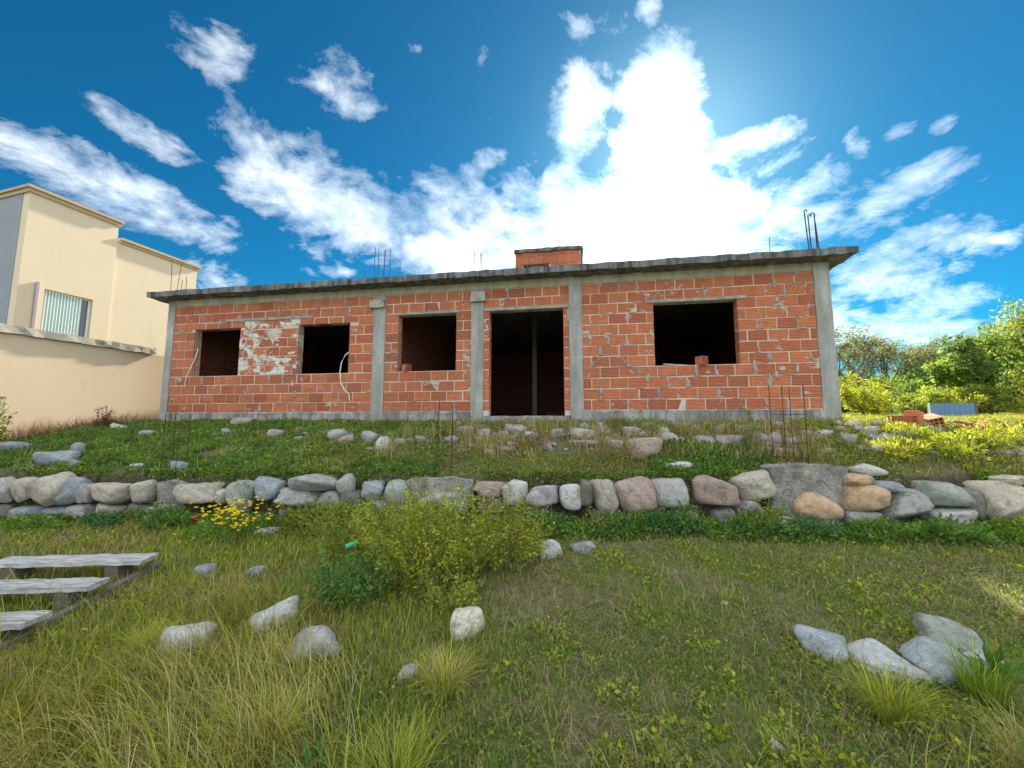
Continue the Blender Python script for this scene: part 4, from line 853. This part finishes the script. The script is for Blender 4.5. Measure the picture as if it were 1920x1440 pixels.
# ------------------------------------------------------------------ things on the field to the right
for i, (x, y, rot, lab) in enumerate(((6.02, 6.36, (0, 0, R(-72)), 'hollow brick showing its cells, left end of the field brick pile'), (6.30, 6.10, (0, R(-82), .5), 'hollow brick standing on end in the field brick pile'), (6.55, 6.38, (R(15), R(12), R(-115)), 'tilted broken hollow brick right of the standing one'), (6.85, 5.98, (R(10), R(8), .2), 'flat red brick on the rubble heap at right'), (7.02, 5.95, (R(20), R(25), -.4), 'dark red broken brick leaning on the rubble heap'), (7.2, 5.9, (R(5), R(20), -.6), 'rightmost brick sliding off the rubble heap'))):
    o = link('hollow_brick', BM[('end', 'brick')], None, None, loc=(x, y, gz(x, y)+(-.04 if i == 1 else .05)), rot=rot); tag(o, lab, 'brick', 'loose bricks beside the house')
bp = empty('blue_panel', (11.3, 10.1, gz(11.3, 10.1)), R(-12)); tag(bp, 'blue sheet-metal panel standing in the sunny field', 'panel')
mb = MB(); mb.box(-.52, .44, -.006, .006, .02, .40); mb.build('sheet', 'blue_sheet', bp)
mb = MB(); mb.box(-.56, -.525, -.02, .02, -.05, .42); mb.build('post', 'white_paint', bp)
mb = MB(); mb.box(.445, .475, -.02, .02, -.05, .40); mb.build('post', 'dark_wood', bp)
rs = np.random.default_rng(21); n = 45000; y = 7+rs.random(n)**1.6*16; x = y*rs.uniform(.72, 1.5, n); k = (y > yf(x)+.1) & (x > 5.55+(y-6.5)*math.tan(TH)+.2); x, y = x[k], y[k]; n = len(x)
go = link('field_grass', np_mesh('field_grass', *blades(np.stack([x, y, ground_z(x, y)-.01], 1), rs.uniform(.05, .16, n), .003+.0013*y*rs.uniform(.7, 1.3, n), rs.uniform(0, 6.3, n), rs.uniform(.1, .8, n), pick([(.26, .27, .03), (.32, .31, .05), (.20, .23, .03), (.38, .33, .08)], n, .2, rs), 2)), 'grass'); tag(go, 'sunlit yellow field grass beyond the right side of the house', 'grass', kind='stuff')

def tree(name, label, cat, x, y, h, crown, trunk_h, trunk_r, nleaf, L, W, cols, lobes=9, group=None, seed=0, gap=.30, bare=0):
    """tapered trunk, forking limbs and a crown of single leaves gathered in clumps at the limb ends"""
    rs = np.random.default_rng(seed); z = gz(x, y); r = empty(name, (x, y, z)); tag(r, label, cat, group)
    tb = MB(); lean = rs.uniform(-.15, .15, 2)*trunk_h
    top = Vector((lean[0], lean[1], trunk_h)); tb.tube([(0, 0, -.1), (lean[0]*.4, lean[1]*.4, trunk_h*.5), top], trunk_r, 7, trunk_r*.65)
    cx, cz = crown; C0 = np.array([lean[0], lean[1], h-cz]); parts = []; centres = [np.array([lean[0], lean[1], h*.3])]
    for i in range(lobes-1):
        u = rs.normal(size=3); u /= np.linalg.norm(u); u *= rs.random()**.45
        c = C0+u*np.array([cx, cx, cz])*.82; centres.append(c)
        mid = (np.array(top)*.55+c*.45)+rs.normal(size=3)*.12*cx
        tb.tube([tuple(top*.9), tuple(mid), tuple(c)], trunk_r*.5, 5, trunk_r*.12)
    tb.build('trunk', 'bark', r)
    for i, c in enumerate(centres):
        n = nleaf//lobes; m = max(5, n//22); rad = np.array([cx, cx, cz])*rs.uniform(.30, .5)
        u = rs.normal(size=(m, 3)); u /= np.linalg.norm(u, axis=1, keepdims=True); u *= rs.random((m, 1))**.33
        tw = c+u*rad; k = rs.integers(0, m, n); P = tw[k]+rs.normal(size=(n, 3))*rad*.16
        tint = rs.uniform(.7, 1.3, m)[k][:, None]*rs.uniform(.8, 1.2)
        D = rs.normal(size=(n, 3))+(P-c)/rad*.7; D[:, 2] -= .25
        parts.append(leaves(P, D, L*rs.uniform(.6, 1.25, n), W*rs.uniform(.6, 1.25, n), np.clip(pick(cols, n, .22, rs)*tint, 0, 1)))
    link('crown', np_mesh('crown', *join(parts)), 'tree_leaf', r)
    return r
YG = [(.25, .30, .03), (.32, .33, .04), (.19, .25, .03), (.34, .31, .05)]
GR = [(.09, .16, .035), (.13, .20, .04), (.17, .23, .045)]
GB = [(.13, .13, .08), (.17, .16, .09), (.11, .12, .08), (.2, .17, .11)]
tree('bush', 'round yellow-green bush beside the right corner of the house', 'bush', 11.2, 12.6, 1.35, (.80, .68), .3, .05, 3600, .10, .035, YG, 12, 'bushes on the far side of the field', 1)
tree('bush', 'yellow and green bush between the round bush and the blue panel', 'bush', 13.4, 12.8, 1.0, (.85, .55), .2, .05, 3200, .10, .035, YG+GR, 12, 'bushes on the far side of the field', 2)
tree('bush', 'low sunlit bush left behind the blue panel', 'bush', 12.4, 13.6, .9, (.6, .5), .2, .05, 2000, .10, .035, YG, 9, 'bushes on the far side of the field', 3)
tree('broadleaf_tree', 'broad-leaved green tree behind the blue panel', 'tree', 16.2, 13.8, 3.0, (1.15, 1.25), 1.0, .09, 4200, .19, .085, GR+[(.12, .19, .07)], 14, 'trees at the right of the field', 4)
tree('broadleaf_tree', 'tall yellow-green tree at the right edge', 'tree', 18.6, 13.6, 4.7, (1.5, 1.9), 1.6, .12, 6500, .15, .055, YG+GR, 18, 'trees at the right of the field', 5)
tree('bush', 'large sunlit bush under the tall tree at the right edge', 'bush', 16.9, 12.2, 1.7, (1.1, .85), .3, .05, 4200, .11, .04, YG, 12, 'bushes on the far side of the field', 6)
tree('broadleaf_tree', 'second yellow-green tree past the right edge', 'tree', 21.5, 13.0, 4.6, (1.7, 1.7), 1.5, .12, 4000, .16, .06, YG+GR, 14, 'trees at the right of the field', 7)
far_lab = ['grey-brown far tree showing next to the house corner', 'grey far tree rising behind the round bush', 'dark far tree left of the gap in the tree line', 'brownish far tree behind the yellow and green bush', 'far thin tree behind the broad-leaved tree', 'far tree at the right end of the tree line', 'dark low far tree behind the blue panel']
for i, (x, y, h, c, cols) in enumerate(((21.5, 25, 6.2, (2.5, 2.3), GB+GR[:1]), (24.2, 26, 6.0, (2.4, 2.3), GB+GR[:1]), (27.0, 26, 4.8, (2.2, 1.8), GB+GR), (29.0, 26.5, 5.2, (2.0, 1.9), GB+GR), (31.5, 26.5, 6.0, (2.2, 2.2), GB+GR), (34.5, 27, 6.6, (2.4, 2.4), GB+GR), (25.5, 22.5, 3.2, (2.6, 1.5), GR[:1]+TEAL[:2]))):
    tree('far_tree', far_lab[i], 'tree', x, y, h, c, 1.3, .14, 5200, .17, .07, cols, 16, 'tree line beyond the field', 30+i)

# thicket of scrub closing the far side of the field
rs = np.random.default_rng(77); n = 26000; x = rs.uniform(15, 48, n); y = 29+2.0*np.sin(x*.5)+rs.normal(0, .8, n); top = 1.6+1.6*fbm(x*.35, y*0+2, 5)
P = np.stack([x, y, ground_z(x, y)+top*rs.random(n)**.8], 1); D = rs.normal(size=(n, 3)); D[:, 2] = np.abs(D[:, 2])
tag(link('thicket', np_mesh('thicket', *leaves(P, D, .30*rs.uniform(.6, 1.3, n), .14*rs.uniform(.6, 1.3, n), np.clip(pick(GB+GR, n, .25, rs)*(fbm(x*1.2, P[:, 2]*1.5, 3)[:, None]*1.1+.4), 0, 1))), 'leaf'), 'dense grey-green scrub closing the far side of the field', 'scrub', kind='stuff')
for i, (x, y, h, c, cols, lab) in enumerate(((14.6, 13.4, 1.1, (.9, .55), YG, 'sunlit low bush right of the blue panel'), (15.6, 12.9, 1.2, (.9, .6), YG+GR, 'green and yellow bush under the broad-leaved tree'), (18.4, 12.6, 1.9, (1.2, .95), YG, 'big bright bush at the right edge of the field'), (9.9, 13.2, .9, (.7, .45), YG, 'low bush peeping out behind the house corner'), (12.2, 15.2, 1.6, (1.1, .8), GR+YG[2:3], 'green bush behind the round yellow bush'), (15.2, 16.4, 2.2, (1.4, 1.1), GR, 'dark green bush in the shade behind the panel'))):
    tree('bush', lab, 'bush', x, y, h, c, .2, .05, 3000, .11, .04, cols, 11, 'bushes on the far side of the field', 80+i)
